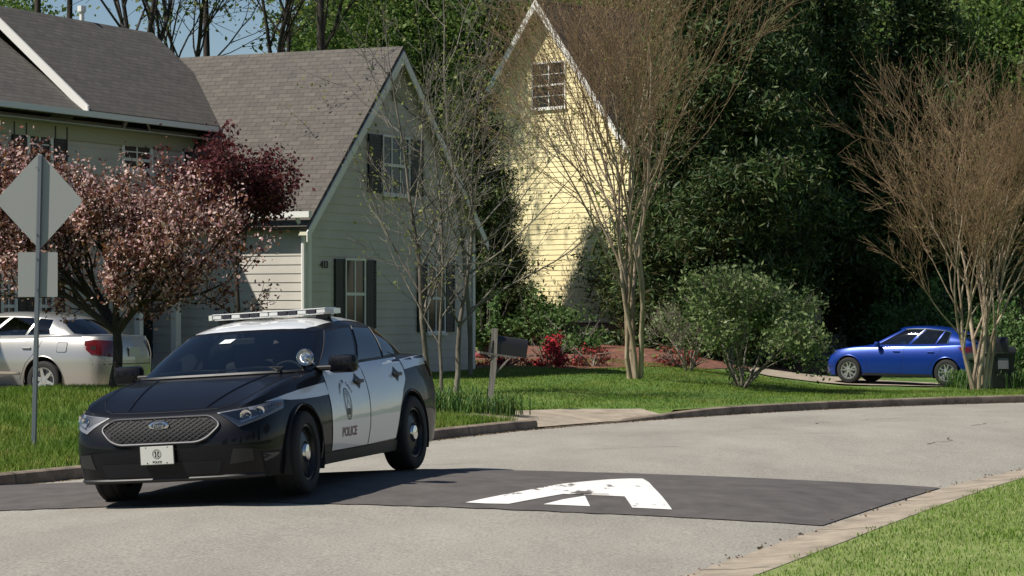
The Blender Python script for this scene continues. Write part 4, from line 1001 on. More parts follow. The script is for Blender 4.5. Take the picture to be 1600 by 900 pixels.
# door badge and lettering (near side)
ob = [( -1.05+.115*math.cos(a_), .70+.165*math.sin(a_)) for a_ in np.linspace(0, 2*math.pi, 33)[:-1]]
def ring(cx, cz, rx, rz, tk, n_=36, a0=0, a1=2*math.pi):
    return [(cx+rx*math.cos(q), cz+rz*math.sin(q)) for q in np.linspace(a0, a1, n_)]+[(cx+(rx-tk)*math.cos(q), cz+(rz-tk)*math.sin(q)) for q in np.linspace(a1, a0, n_)]
cx, cz = -1.06, .735
for sg in (1, -1):
    def band_strip(name, a_, b_, par):
        n0 = len(a_); V_ = []
        for p_ in list(a_)+list(b_):
            r = bv.ray_cast(Vector((p_[0], sg*3, p_[1])), Vector((0, -sg, 0))); V_.append(r[0]+Vector((0, sg*.0085, 0)))
        return pydata(name, V_, [(i, i+1, n0+i+1, n0+i) for i in range(n0-1)], M['badge_ink'], par)
    el = lambda rx, rz: [(cx+rx*math.cos(q), cz+rz*math.sin(q)) for q in np.linspace(0, 2*math.pi, 37)]
    bd = band_strip('door_badge', el(.084, .148), el(.073, .137), pol)
    band_strip('badge_ring', el(.062, .120), el(.057, .115), bd)
    for s2 in (1, -1):
        w0 = [(cx+s2*(.018+.022*math.sin(k_*math.pi/5)), cz-.10+.02*k_) for k_ in range(11)]
        w1 = [(cx+s2*(.027+.023*math.sin(k_*math.pi/5)), cz-.10+.02*k_) for k_ in range(10, -1, -1)]
        band_strip('badge_strand', w0, w1[::-1], bd)
    overlay(bv, 'badge_base', side([(cx-.045, cz-.10), (cx+.045, cz-.10), (cx+.03, cz-.04), (cx, cz-.065), (cx-.03, cz-.04)]), (0, -sg, 0), M['badge_ink'], bd, .0080, .05)
def decal_text(s, size, cx, cz, axis, m, parent, name='lettering', rot=0, off=.008, bold=.0, bvx=None, sub=2):
    """letters bent onto the skin; axis 'L' left side, 'R' right side, 'F' front"""
    me = text_mesh(s, size, 0, bold); bm = bmesh.new(); bm.from_mesh(me)
    if sub: bmesh.ops.triangulate(bm, faces=bm.faces[:])
    c, s_ = math.cos(rot), math.sin(rot)
    for v in bm.verts:
        a_, b_ = v.co.x*c-v.co.y*s_, v.co.x*s_+v.co.y*c
        if axis == 'L': o = Vector((cx-a_, 3, cz+b_)); d = Vector((0, -1, 0))
        elif axis == 'R': o = Vector((cx+a_, -3, cz+b_)); d = Vector((0, 1, 0))
        else: o = Vector((3, cx+a_, cz+b_)); d = Vector((-1, 0, 0))
        r = (bvx or bv).ray_cast(o, d); v.co = r[0]-d*off if r[0] else o
    bmesh.ops.recalc_face_normals(bm, faces=bm.faces)
    bm.to_mesh(me); bm.free(); return link(name, me, m, parent)
for ax_ in 'LR':
    sg = 1 if ax_ == 'L' else -1
    decal_text('POLICE', .115, cx, .480, ax_, M['letter_red'], pol, bold=.004)
    arc = 'TOWN OF CARY'; n_ = len(arc); am = MB()
    for k, ch in enumerate(arc):
        if ch == ' ': continue
        an = R(155-130*k/(n_-1)); x_ = cx-math.cos(an)*.155*(1 if ax_ == 'L' else -1); z_ = cz+.03+math.sin(an)*.175
        o_ = decal_text(ch, .045, x_, z_, ax_, M['badge_ink'], pol, rot=(an-math.pi/2)*.7, bold=.001)
        me = o_.data; am.add([v.co.copy() for v in me.vertices], [tuple(p.vertices) for p in me.polygons]); bpy.data.objects.remove(o_)
    am.build('arc_lettering', M['badge_ink'], pol)
# grille
gp = [(-.50,.745),(.50,.745),(.62,.665),(.50,.555),(.40,.52),(-.40,.52),(-.50,.555),(-.62,.665)]
gp = [(y*.90, z*.96+.040) for y, z in gp]
gr = overlay(bv, 'grille', front(rounded(gp, .04)), (-1, 0, 0), M['ink'], pol, .004, .05)
n_ = len(gp); fr = MB()
def onf(y, z, off=.006):
    r = bv.ray_cast(Vector((3, y, z)), Vector((-1, 0, 0))); return r[0]+Vector((off, 0, 0))
loop = rounded(gp, .05, 4); dense = []
for i in range(len(loop)):
    p, q = Vector((*loop[i], 0)), Vector((*loop[(i+1) % len(loop)], 0)); k_ = max(1, int((q-p).length/.06))
    dense += [onf(*(p+(q-p)*t_/k_)[:2], .010) for t_ in range(k_)]
dense.append(dense[0]); fr.tube(dense, .0125, 8, cap=False); fr.build('grille_frame', M['dull_metal'], gr, smooth=True)
ms = MB()
def inside(y, z):
    c = True
    for i in range(n_):
        (a0, b0), (a1, b1) = gp[i], gp[(i+1) % n_]
        if (a1-a0)*(z-b0)-(b1-b0)*(y-a0) > 0: c = False
    return c
for k in range(-26, 27):
    for sl in (.62, -.62):
        pts = []
        for y in np.arange(-.62, .63, .04):
            z = .675+sl*(y-k*.058)
            if inside(y, z): pts.append(onf(y, z, .012))
            elif len(pts) > 1: ms.tube(pts, .0032, 4); pts = []
            else: pts = []
        if len(pts) > 1: ms.tube(pts, .0032, 4)
ms.build('grille_mesh', M['dull_metal'] if 0 else mat('grille_mesh', (.014, .014, .016), .6, spec=.25), gr)
# oval emblem in the grille
em = MB(); c_ = onf(0, .692, .02)
t_ = MB(); t_.lathe([(.001, .012), (.8, .012), (1.0, .004), (1.0, -.01)], 32, axis='x'); em.add([Vector((v[0], v[1]*.094, v[2]*.039))+c_ for v in t_.v], t_.f); eo = em.build('emblem', M['chrome'], gr, smooth=True)
em = MB(); em.add([Vector((v[0]+.002, v[1]*.080, v[2]*.030))+c_ for v in t_.v], t_.f); em.build('emblem_field', M['badge_blue'], eo)
me = text_mesh('Ford', .052, 0, .0008); sh_ = Matrix(((0, 0, 1, c_.x+.0155), (1, .25, 0, 0), (0, 1, 0, c_.z-.002), (0, 0, 0, 1))); me.transform(sh_); link('emblem_script', me, M['reflector'], eo)
# lower intake, lip
overlay(bv, 'lower_intake', front(rounded([(-.52,.265),(.52,.265),(.56,.38),(-.56,.38)], .03)), (-1, 0, 0), M['ink'], pol, .005, .06)
lp = MB(); lp.tube([onf(y, .235, -.004) for y in np.linspace(-.84, .84, 40)], .018, 6); lp.build('bumper_lip', M['black_plastic'], pol, smooth=True)
# front plate
pc = onf(0.0, .445, .02); pl = MB(); pl.box((pc.x+.006, 0, .445), (.008, .305, .155), bev=.003); po = pl.build('license_plate', M['plate'], pol)
xq = pc.x+.0115
pr = MB()
def disc(mb, y, z, r0, r1, x, n=24):
    for k in range(n):
        a0, a1 = 2*math.pi*k/n, 2*math.pi*(k+1)/n
        mb.add([(x, y+r1*math.cos(a0), z+r1*math.sin(a0)), (x, y+r1*math.cos(a1), z+r1*math.sin(a1)), (x, y+r0*math.cos(a1), z+r0*math.sin(a1)), (x, y+r0*math.cos(a0), z+r0*math.sin(a0))], [(0, 1, 2, 3)])
disc(pr, 0, .455, .037, .041, xq); disc(pr, 0, .455, .028, .030, xq)
for s2 in (1, -1):
    pr.add([(xq, s2*.006, .432), (xq, s2*.020, .430), (xq, s2*.013, .452), (xq, s2*.022, .475), (xq, s2*.008, .478), (xq, s2*.004, .455)], [tuple(range(6))])
for y, z, r_ in ((-.09, .380, .006), (.09, .380, .006), (-.1, .512, .005), (.1, .512, .005)): disc(pr, y, z, 0.0005, r_, xq, 10)
pr.build('plate_seal', M['ink'], po, fix=False)
me = text_mesh('POLICE', .026, 0, .0008); me.transform(Matrix(((0, 0, 1, xq), (1, 0, 0, 0), (0, 1, 0, .387), (0, 0, 0, 1)))); link('plate_lettering', me, M['ink'], po)
fm = MB()
for (yy, zz_, a_, b_) in ((0, .524, .318, .008), (0, .366, .318, .008), (.156, .445, .008, .16), (-.156, .445, .008, .16)): fm.box((pc.x+.004, yy, zz_), (.010, a_, b_))
fm.build('plate_frame', M['black_plastic'], po)
# white roof panel
rp = [(-1.05, .0), (-1.065, .26), (-1.10, .44), (-1.16, .55), (-1.32, .59), (-1.70, .60), (-2.4, .58), (-2.85, .52), (-2.95, .46), (-3.02, .30), (-3.05, 0)]
rp = [(x, y, 0) for x, y in rp]+[(x, -y, 0) for x, y in rp[::-1][1:-1]]
overlay(bv, 'roof_panel', rp, (0, 0, -1), M['car_white'], pol, .004, .08)
# hood cut line, creases, wipers
hc = MB()
for sg in (1, -1):
    pts = []
    for x, y in ((.80, .48), (.70, .60), (.50, .70), (.2, .745), (-.15, .765), (-.42, .76)):
        r = bv.ray_cast(Vector((x, sg*y, 3)), Vector((0, 0, -1))); pts.append(r[0]+Vector((0, 0, .001)))
    hc.tube(pts, .004, 4)
pts = [bv.ray_cast(Vector((.805-.05*abs(y)**2*2, y, 3)), Vector((0, 0, -1)))[0]+Vector((0, 0, .001)) for y in np.linspace(-.48, .48, 13)]; hc.tube(pts, .004, 4)
hc.build('hood_seam', M['ink'], pol)
for sg in (1, -1):
    pts = []
    for x in np.linspace(.78, -.32, 14):
        y = .36+.20*(.78-x)/1.2; r = bv.ray_cast(Vector((x, sg*y, 3)), Vector((0, 0, -1))); pts.append(r[0]-Vector((0, 0, .002)))
    cr = MB(); cr.tube(pts, [.002]+[.012]*12+[.004], 8); cr.build('hood_crease', M['car_black'], pol, smooth=True)
for y0, y1 in ((.62, -.02), (.02, -.60)):
    wp = MB(); pts = []
    for k in range(9):
        y = y0+(y1-y0)*k/8; x = -.38-.07*math.sin(k/8*2.4); pts.append((x-.02, y, 1.092+.012*math.sin(k/8*3.1)+.015))
    wp.tube(pts, .009, 5); wp.tube([(-.28, y0, 1.08), pts[0], pts[4]], .012, 5); wp.build('wiper', M['black_plastic'], pol)
cw = MB(); cw.tube([tuple(S.belt[i]*[1, s2, 1]+np.array([.02, 0, .004])) for s2, rg in ((1, range(int(np.argmin(abs(S.t-4))), -1, -1)), (-1, range(0, int(np.argmin(abs(S.t-4)))+1))) for i in rg], .02, 6); cw.build('cowl', M['black_plastic'], pol, smooth=True)
# windscreen sticker, rear view mirror
i1 = int(np.argmin(abs(S.t-1.2)))
def ws(u, v):     # point on the windscreen: u -1..1 across, v 0..1 up
    tt_ = abs(u)*4; i = int(np.argmin(abs(S.t-tt_))); p = np.array([np.interp(v, S.gs, S.gh[i, :, k]) for k in range(3)]); p[1] *= (1 if u >= 0 else -1); return Vector(p)
q = [ws(-.135, .74), ws(-.055, .74), ws(-.035, .83), ws(-.115, .83)]; st = MB(); st.add([p+Vector((.006, 0, .004)) for p in q], [(0, 1, 2, 3)]); st.build('sticker', M['white_plastic'], pol)
rm = MB(); pm = ws(0, .84)+Vector((-.10, 0, -.03)); rm.box(pm, (.03, .24, .065), bev=.012); rm.tube([pm, ws(0, .95)-Vector((.02, 0, 0))], .01, 5); rm.build('rear_view_mirror', M['interior'], pol)
# A-pillar spotlight
sp = MB(); c0 = Vector((-.50, .80, 1.185)); sd_ = Vector((.97, .18, .10)).normalized(); Mr = sd_.to_track_quat('Y', 'Z').to_matrix()
t_ = MB(); t_.lathe([(.001, -.10), (.04, -.095), (.066, -.05), (.076, .0), (.080, .012), (.074, .018)], 28); sp.add([Mr @ Vector(v)+c0 for v in t_.v], t_.f); sp.tube([c0-sd_*.05-Vector((0, 0, .02)), (-.68, .80, 1.12)], .016, 8)
so = sp.build('spotlight', M['chrome'], pol, smooth=True)
t_ = MB(); t_.lathe([(.074, .015), (.06, -.01), (.035, -.03), (.012, -.034), (.012, .0), (.001, .002)], 28); sp = MB(); sp.add([Mr @ Vector(v)+c0 for v in t_.v], t_.f); sp.build('spotlight_reflector', M['reflector'], so, smooth=True)
# light bar
lb = MB(); X0 = -1.78; Z0 = 1.606
lb.box((X0, 0, Z0+.022), (.30, 1.16, .010), bev=.005); lb.box((X0, 0, Z0-.028), (.28, 1.12, .012), bev=.005)
for sg in (1, -1):
    lb.add([(X0+.15, sg*.58, Z0-.028), (X0-.15, sg*.58, Z0-.034), (X0-.09, sg*.64, Z0-.03), (X0+.09, sg*.64, Z0-.03), (X0+.15, sg*.58, Z0+.022), (X0-.15, sg*.58, Z0+.022), (X0-.09, sg*.64, Z0+.018), (X0+.09, sg*.64, Z0+.018)],
           [(0,1,5,4), (1,2,6,5), (2,3,7,6), (3,0,4,7), (4,5,6,7), (3,2,1,0)])
lo = lb.build('light_bar', M['led_lens'], pol)
for k in range(12):
    y = -.53+k*(1.06/11); 
    for fx in (.135, -.135):
        m1 = MB(); m1.box((X0+fx, y, Z0-.003), (.02, .086, .036), bev=.006); dark = k in (1, 3, 4, 7, 8, 10)
        mo = m1.build('light_module', M['led_dark'] if dark else M['led_lens'], lo)
cr_ = MB(); cr_.box((X0, 0, Z0-.003), (.24, 1.1, .040)); cr_.build('light_bar_core', M['lamp_black'], lo)
for sg in (1, -1):
    ft = MB(); ft.box((X0, sg*.50, Z0-.060), (.16, .10, .055), bev=.01); ft.tube([(X0, sg*.54, Z0-.05), (X0+.02, sg*.60, Z0-.13)], .012, 6); ft.build('light_bar_foot', M['black_plastic'], lo)
an = MB(); an.tube([(-3.3, 0, 1.12), (-3.36, 0, 1.45)], .004, 5); an.build('antenna', M['black_plastic'], pol)
# pose on the road
yaw_h = R(16.9)                       # heading points to the camera and left
hx_, hy_ = -math.sin(yaw_h), -math.cos(yaw_h)
fl = hit(483, 777, BV_ROAD)            # where the near front tyre meets the road
rz = math.atan2(hy_, hx_)
left = Vector((-math.sin(rz), math.cos(rz), 0)); fwd = Vector((hx_, hy_, 0))
ctr = Vector((fl.x, fl.y, 0))-left*.955
pts = {}
for nm, lx, ly in (('fl', 0, .86), ('fr', 0, -.86), ('rl', -2.87, .86), ('rr', -2.87, -.86)):
    p = ctr+fwd*lx+left*ly; pts[nm] = Vector((p.x, p.y, gz(p.x, p.y, BV_ROAD)+.006))
print('WHEELS', {k: tuple(round(c, 3) for c in v) for k, v in pts.items()})
fm_ = (pts['fl']+pts['fr'])/2; rm_ = (pts['rl']+pts['rr'])/2; xa_ = (fm_-rm_).normalized()
ya_ = ((pts['fl']-pts['fr'])+(pts['rl']-pts['rr'])).normalized()
ROLL = .016; ya_ = (ya_+Vector((0, 0, ROLL))).normalized(); za_ = xa_.cross(ya_).normalized(); ya_ = za_.cross(xa_)
pol.matrix_world = Matrix((Vector((xa_.x, ya_.x, za_.x, fm_.x)), Vector((xa_.y, ya_.y, za_.y, fm_.y)), Vector((xa_.z, ya_.z, za_.z, fm_.z)), Vector((0, 0, 0, 1))))
POLM = pol.matrix_world.copy()
# ================= silver sedan (rear three-quarter)
SK = scale_keys(SEDAN, .95, .925, .945)
sil, S2, bv2, b2 = car_base('silver_sedan', (0, 0, 0), SK, (0, -2.75), .375, .325, .215, .345, 4, 5, [(5.0, 7), (8, 9), (10, 11)], 11, 13, .085, M['car_silver'], 'six', .77,
    'champagne silver sedan parked nose-in on the driveway behind the pink tree', 'car')
for sg in (1, -1):
    ax = (0, -sg, 0)
    for poly in ([(-.62, .33), (-.625, .33), (-.63, .97), (-.62, .97)], [(-1.50, .33), (-1.506, .33), (-1.57, .985), (-1.563, .985)], [(-2.28, .33), (-2.286, .33), (-2.42, .60), (-2.66, .86), (-2.70, .99), (-2.694, .99), (-2.65, .86), (-2.41, .60)]):
        overlay(bv2, 'door_seam', side(poly), ax, M['ink'], sil, .002, .1)
    for hx2 in (-1.36, -2.42):
        r = bv2.ray_cast(Vector((hx2, sg*2, .86)), Vector(ax)); h_ = MB(); h_.box((hx2, r[0].y+.02*sg, .86), (.17, .025, .03), bev=.008); h_.build('door_handle', M['car_silver'], sil)
        overlay(bv2, 'handle_recess', side([(hx2+.09, .845), (hx2-.09, .845), (hx2-.09, .865), (hx2+.09, .865)]), ax, M['ink'], sil, .002, .1)
    overlay(bv2, 'side_moulding', side([(-.6, .43), (-2.3, .43), (-2.3, .47), (-.6, .47)]), ax, M['chrome'], sil, .008, .1)
    overlay(bv2, 'rocker_trim', side([(-.45, .23), (-2.3, .23), (-2.3, .25), (-.45, .25)]), ax, M['chrome'], sil, .004, .1)
    q2 = Vector((.75, -sg*.66, 0)).normalized()
    tl = overlay(bv2, 'taillight', [(-3.76, sg*.80, 1.0), (-3.62, sg*.86, .98), (-3.60, sg*.86, .86), (-3.70, sg*.83, .76), (-3.92, sg*.55, .72), (-3.95, sg*.45, .98)], q2, M['red_lens'], sil, .008, .04)
    overlay(bv2, 'reverse_lens', [(-3.78, sg*.80, .90), (-3.70, sg*.83, .90), (-3.70, sg*.83, .84), (-3.78, sg*.80, .84)], q2, M['reflector'], tl, .012, .04)
    for xa in (0, -2.75):
        lip = MB(); ps = []
        for q in np.linspace(R(-8), R(188), 26):
            x_, z_ = xa+math.cos(q)*.382, .345+math.sin(q)*.382; r = bv2.ray_cast(Vector((x_, sg*2, max(z_, .24))), Vector(ax)); y = abs(r[0].y) if r[0] else .88
            ps.append((x_, sg*(max(y, .85)-.002), z_))
        lip.tube(ps, .010, 6); lip.build('arch_lip', M['car_silver'], sil, smooth=True)
    r = MB(); r.box((-.88, sg*.95, 1.02), (.12, .20, .13), bev=.04); r.build('side_mirror', M['car_silver'], sil, smooth=True)
overlay(bv2, 'fuel_door', side(rounded([(-3.02, .80), (-3.20, .80), (-3.20, .95), (-3.02, .95)], .03)), (0, -1, 0), M['car_silver'], sil, .007, .06)
overlay(bv2, 'fuel_door_gap', side(rounded([(-3.012, .792), (-3.208, .792), (-3.208, .958), (-3.012, .958)], .03)), (0, -1, 0), M['ink'], sil, .002, .06)
overlay(bv2, 'bumper_gap', [(-3.9, -.9, .60), (-3.9, .9, .60), (-3.9, .9, .612), (-3.9, -.9, .612)], (1, 0, 0), M['ink'], sil, .003, .1)
r_ = bv2.ray_cast(Vector((-6, 0, .80)), Vector((1, 0, 0))); pt = MB(); pt.box((r_[0].x-.01, 0, .80), (.012, .30, .15)); pt.build('license_plate', M['plate'], sil)
rg = gz(-8.3, 41.0, BV_LAWN); hd = Vector((-.9, .434, 0)); rzs = math.atan2(hd.y, hd.x)
rear_c = Vector(P(67, 590, 41.0)); rear_c.z = 0; lf = Vector((-math.sin(rzs), math.cos(rzs), 0))
ax0 = rear_c-lf*.86+hd*2.75*1.0
sil.location = (ax0.x, ax0.y, .30); sil.rotation_euler = (0, R(-.2), rzs)
# ================= blue hatchback
HATCH = [
    [0,   .740, .000, .700, .16, .07, .20, .040,  -.32, .000, .960, -1.22, .000, 1.410],
    [1,   .725, .320, .705, .16, .07, .20, .042,  -.34, .270, .960, -1.24, .220, 1.406],
    [2,   .680, .590, .725, .14, .06, .20, .045,  -.39, .480, .955, -1.28, .380, 1.396],
    [3,   .580, .760, .770, .12, .05, .20, .045,  -.47, .620, .950, -1.33, .480, 1.384],
    [4,   .400, .835, .820, .10, .04, .20, .035,  -.56, .690, .948, -1.38, .530, 1.374],
    [5,   .020, .866, .870, .09, .05, .20, .018,  -.70, .725, .950, -1.50, .550, 1.382],
    [6,  -.650, .872, .900, .085, .05, .21, .006, -1.10, .742, .960, -1.75, .562, 1.398],
    [7, -1.350, .875, .925, .085, .05, .21, .004, -1.55, .750, .975, -1.98, .565, 1.400],
    [8, -1.480, .875, .930, .085, .05, .21, .004, -1.63, .750, .977, -2.05, .564, 1.400],
    [9, -2.050, .874, .950, .085, .05, .21, .004, -2.28, .742, 1.000, -2.50, .552, 1.360],
    [10,-2.130, .873, .953, .085, .05, .21, .004, -2.32, .741, 1.002, -2.53, .550, 1.356],
    [11,-2.450, .868, .970, .085, .05, .21, .006, -2.62, .720, 1.020, -2.66, .530, 1.322],
    [12,-2.900, .852, 1.000,.09, .05, .22, .010, -2.98, .680, 1.045, -2.78, .520, 1.285],
    [13,-3.140, .810, 1.015,.09, .06, .24, .010, -3.26, .620, 1.060, -2.86, .495, 1.262],
    [14,-3.300, .660, 1.020,.07, .06, .26, .006, -3.36, .450, 1.065, -2.90, .360, 1.268],
    [15,-3.350, .400, 1.025,.05, .06, .27, .004, -3.42, .200, 1.068, -2.92, .170, 1.274],
    [16,-3.365, .000, 1.025,.05, .06, .27, .004, -3.43, .000, 1.070, -2.93, .000, 1.278]]
blu, S3, bv3, b3 = car_base('blue_hatchback', (0, 0, 0), HATCH, (0, -2.64), .36, .325, .215, .335, 4, 5, [(5.0, 7), (8, 9), (10, 11)], 11, 13, .075, M['car_blue'], 'ten', .75,
    'bright blue hatchback parked on a driveway between the shrub and the bare multi-stemmed tree', 'car')
for sg in (1, -1):
    ax = (0, -sg, 0)
    for poly in ([(-.50, .32), (-.506, .32), (-.51, .90), (-.504, .90)], [(-1.44, .32), (-1.446, .32), (-1.50, .92), (-1.494, .92)], [(-2.12, .32), (-2.126, .32), (-2.26, .58), (-2.46, .80), (-2.50, .94), (-2.494, .94), (-2.45, .80), (-2.25, .58)]):
        overlay(bv3, 'door_seam', side(poly), ax, M['ink'], blu, .002, .1)
    for hx2 in (-1.30, -2.22):
        r = bv3.ray_cast(Vector((hx2, sg*2, .82)), Vector(ax)); h_ = MB(); h_.box((hx2, r[0].y+.02*sg, .82), (.17, .025, .032), bev=.008); h_.build('door_handle', M['car_blue'], blu)
    # bright window surround
    i0 = int(np.argmin(abs(S3.t-5))); i1 = int(np.argmin(abs(S3.t-11))); fr = MB()
    hi = [tuple(S3.gh[i, -2]*[1, sg, 1]+np.array([0, sg*.006, 0])) for i in range(i0, i1+1)]
    en = [tuple(S3.gh[i1, j]*[1, sg, 1]+np.array([0, sg*.006, 0])) for j in range(1, 10)]
    fr.tube(hi+en[::-1], .017, 5)
    fr.build('window_trim', M['chrome'], blu, smooth=True); fr = MB(); ib = int(np.argmin(abs(S3.t-7.5))); fr.tube([tuple(S3.gh[ib, j]*[1, sg, 1]+np.array([0, sg*.004, 0])) for j in range(5, 10)], .02, 5); fr.build('pillar_trim', M['chrome'], blu, smooth=True)
    q = Vector((-.7, -sg*.7, 0)).normalized(); hl_ = overlay(bv3, 'headlight', [(.80, sg*.52, .69), (.45, sg*.82, .80), (.40, sg*.83, .775), (.62, sg*.72, .66), (.82, sg*.50, .62)], q, M['reflector'], blu, .006, .05)
    q2 = Vector((.6, -sg*.8, 0)).normalized(); overlay(bv3, 'taillight', [(-3.30, sg*.72, .97), (-2.98, sg*.85, .95), (-3.06, sg*.84, .82), (-3.36, sg*.70, .80)], q2, M['red_lens'], blu, .006, .05)
    r = MB(); r.box((-.80, sg*.90, .985), (.12, .20, .13), bev=.04); r.build('side_mirror', M['car_blue'], blu, smooth=True)
    overlay(bv3, 'rocker_panel', side([(-.40, .215), (-2.25, .215), (-2.25, .27), (-.40, .27)]), ax, M['black_plastic'], blu, .004, .1)
    for xa in (0, -2.64):
        lip = MB(); ps = []
        for q in np.linspace(R(-8), R(188), 26):
            x_, z_ = xa+math.cos(q)*.367, .335+math.sin(q)*.367; r = bv3.ray_cast(Vector((x_, sg*2, max(z_, .24))), Vector(ax)); y = abs(r[0].y) if r[0] else .84
            ps.append((x_, sg*(max(y, .80)-.002), z_))
        lip.tube(ps, .010, 6); lip.build('arch_lip', M['car_blue'], blu, smooth=True)
overlay(bv3, 'lower_grille', front(rounded([(-.45, .26), (.45, .26), (.5, .42), (-.5, .42)], .03)), (-1, 0, 0), M['ink'], blu, .005, .06)
sr = MB(); sr.box((-2.95, 0, 1.285), (.16, .90, .022), Matrix.Rotation(R(-16), 3, 'Y'), bev=.008); sr.build('rear_spoiler', M['car_blue'], blu)
hd = Vector((-.865, .50, 0)).normalized(); rzb = math.atan2(hd.y, hd.x); lf = Vector((-math.sin(rzb), math.cos(rzb), 0))
rc = P(1479, 600, 63.0); zb_ = gz(rc.x, rc.y, BV_LAWN); print('BLUE z', zb_, rc)
ax0 = Vector((rc.x, rc.y, 0))-lf*.8*(1)+hd*2.64
zr_ = gz(rc.x, rc.y, BV_LAWN)+.03; zf_ = gz(ax0.x, ax0.y, BV_LAWN)+.03
blu.scale = (1, 1, 1.03); blu.location = (ax0.x, ax0.y, zf_); blu.rotation_euler = (0, -math.asin((zf_-zr_)/2.64), rzb)
# ---------------------------------------------------------------- trees and plants
def nrm(v): return v/(np.linalg.norm(v)+1e-9)
def grow(S, tips, rs, p, d, Ln, r, lv, prm):
    """recursive limb; S segments, tips list of (point, direction)"""
    ns = prm['seg'][min(lv, len(prm['seg'])-1)]; wob = prm['wob']; up = prm['up'][min(lv, len(prm['up'])-1)]
    rt = r*prm['taper']; p = np.array(p, float); d = nrm(np.array(d, float)); last = lv >= prm['lv']
    path = []
    for i in range(ns):
        d = nrm(d+rs.normal(size=3)*wob+np.array([0, 0, up]))
        q = p+d*Ln/ns; a = r+(rt-r)*i/ns; b = r+(rt-r)*(i+1)/ns
        S.append((p, q, a, b)); path.append((q, d.copy(), b)); p = q
        if last or lv >= prm.get('leaf_from', 99): tips.append((q, d.copy(), lv))
    if last: return
    kids = prm['kids'][min(lv, len(prm['kids'])-1)]; ang = prm['ang'][min(lv, len(prm['ang'])-1)]
    for k in range(kids):
        f = prm['from']+(1-prm['from'])*(k+rs.uniform(.2, .9))/kids if kids > 1 else 1
        i = min(ns-1, int(f*ns)); q, dd, b = path[i]
        ax = nrm(np.cross(dd, rs.normal(size=3))); an = R(ang*rs.uniform(.6, 1.3)); nd = dd*math.cos(an)+ax*math.sin(an)
        grow(S, tips, rs, q, nd, Ln*prm['len']*rs.uniform(.75, 1.2), max(b*prm['rad'], prm['rmin']), lv+1, prm)
    if prm.get('lead', True): grow(S, tips, rs, p, d, Ln*prm['len']*1.05, max(rt*.92, prm['rmin']), lv+1, prm)
def adopt_mesh(name, me, m, parent):
    return link(name, me, m, parent)
# --- bare multi-stemmed crape myrtles
def crape(base, ht, spread, stems, seed, label, group, dens=1.0, toward=(0, 0)):
    rs = np.random.RandomState(seed); S = []; T = []; tips = []
    root = empty('crape_myrtle', base, 0, label, 'tree', group)
    prm = dict(lv=5, seg=[6, 4, 4, 3, 3, 3], wob=.105, up=[.07, .06, .055, .05, .04, .03], taper=.62, kids=[3, 3, 3, 2, 3, 2], ang=[18, 23, 25, 27, 30], rad=.70, rmin=.0038, len=.70, **{'from': .38}, lead=True)
    for k in range(stems):
        an = 2*math.pi*k/stems+rs.uniform(-.3, .3); lean = spread*rs.uniform(.45, 1.2)
        p = np.array([math.cos(an)*.13, math.sin(an)*.13, -.05]); d = np.array([math.cos(an)*lean+toward[0], math.sin(an)*lean+toward[1], 1.])
        grow(S, tips, rs, p, d, ht*.245*rs.uniform(.9, 1.15), rs.uniform(.042, .064), 0, prm)
    rmax = .0125
    thick = [s for s in S if s[2] > rmax]; thin = [s for s in S if s[2] <= rmax]
    trunk = link('trunk', segs_mesh('trunk', thick, 7), M['crape_bark'], root)
    link('twigs', segs_mesh('twigs', thin, 3), M['twig'], root)
    # last year's seed heads on the tips
    C = np.array([t[0] for t in tips if t[2] >= 5]); C = C[rs.uniform(size=len(C)) < .30]
    link('seed_heads', leaves_mesh('seed_heads', C+rs.normal(size=C.shape)*.02, .035, rs), M['seed'], root)
    return root, len(S)
M['seed'] = leafmat('seed_heads', [(.24,.16,.07), (.30,.22,.09), (.22,.24,.07), (.16,.20,.05)], .2)
def at(px, py, bv=None): return hit(px, py, bv or BV_LAWN)
g_ = 'bare crape myrtles at the lawn edge'
cb = at(991, 592); r_, n1_ = crape(cb, 12.6, .13, 5, 11, 'bare multi-stemmed tree with tan bark in front of the yellow house', g_, toward=(.012, 0)); print('crape', cb, n1_)
cb2 = P(1528, 600, 58.5); cb2.z = gz(cb2.x, cb2.y, BV_LAWN); r_, n2_ = crape(cb2, 9.6, .19, 8, 23, 'bare multi-stemmed tree at the right edge, rising beside the blue hatchback', g_); print('crape2', cb2, n2_)
# --- leafy crowns: clumps of leaves hung on real twigs
def leafy(name, base, seed, label, cat, trunkmat, prm, L0, r0, stems, spread, leafspecs, group=None, dirs=None, twigmat=None, trunkh=0):
    rs = np.random.RandomState(seed); S = []; tips = []; root = empty(name, base, 0, label, cat, group)
    p0 = np.array([0, 0, -.05])
    if trunkh:
        for i in range(4):
            q = p0+np.array([rs.normal()*.02, rs.normal()*.02, trunkh/4]); S.append((p0, q, r0*(1.15-.08*i), r0*(1.07-.08*i))); p0 = q
    for k in range(stems):
        an = 2*math.pi*k/stems+rs.uniform(-.4, .4); d = np.array([math.cos(an)*spread, math.sin(an)*spread, 1.]) if dirs is None else np.array(dirs[k])
        st = p0 if trunkh else p0+np.array([math.cos(an)*r0*1.4, math.sin(an)*r0*1.4, 0])
        grow(S, tips, rs, st, d, L0*rs.uniform(.85, 1.15), r0*.8, 0, prm)
    link('trunk', segs_mesh('trunk', S, 6), trunkmat, root)
    for (nm, m, per, size, sc_, flt) in leafspecs:
        C = np.array([t[0] for t in tips]); k = rs.poisson(per, len(C)); C = np.repeat(C, k, 0); C = C+rs.normal(size=C.shape)*sc_
        link(nm, leaves_mesh(nm, C, size, rs, flt), m, root)
    return root, len(S), len(tips)
M['plum_leaf'] = leafmat('bronze_plum_leaves', [(.07,.024,.016), (.15,.055,.03), (.22,.10,.045), (.10,.025,.03), (.28,.16,.065)], .3)
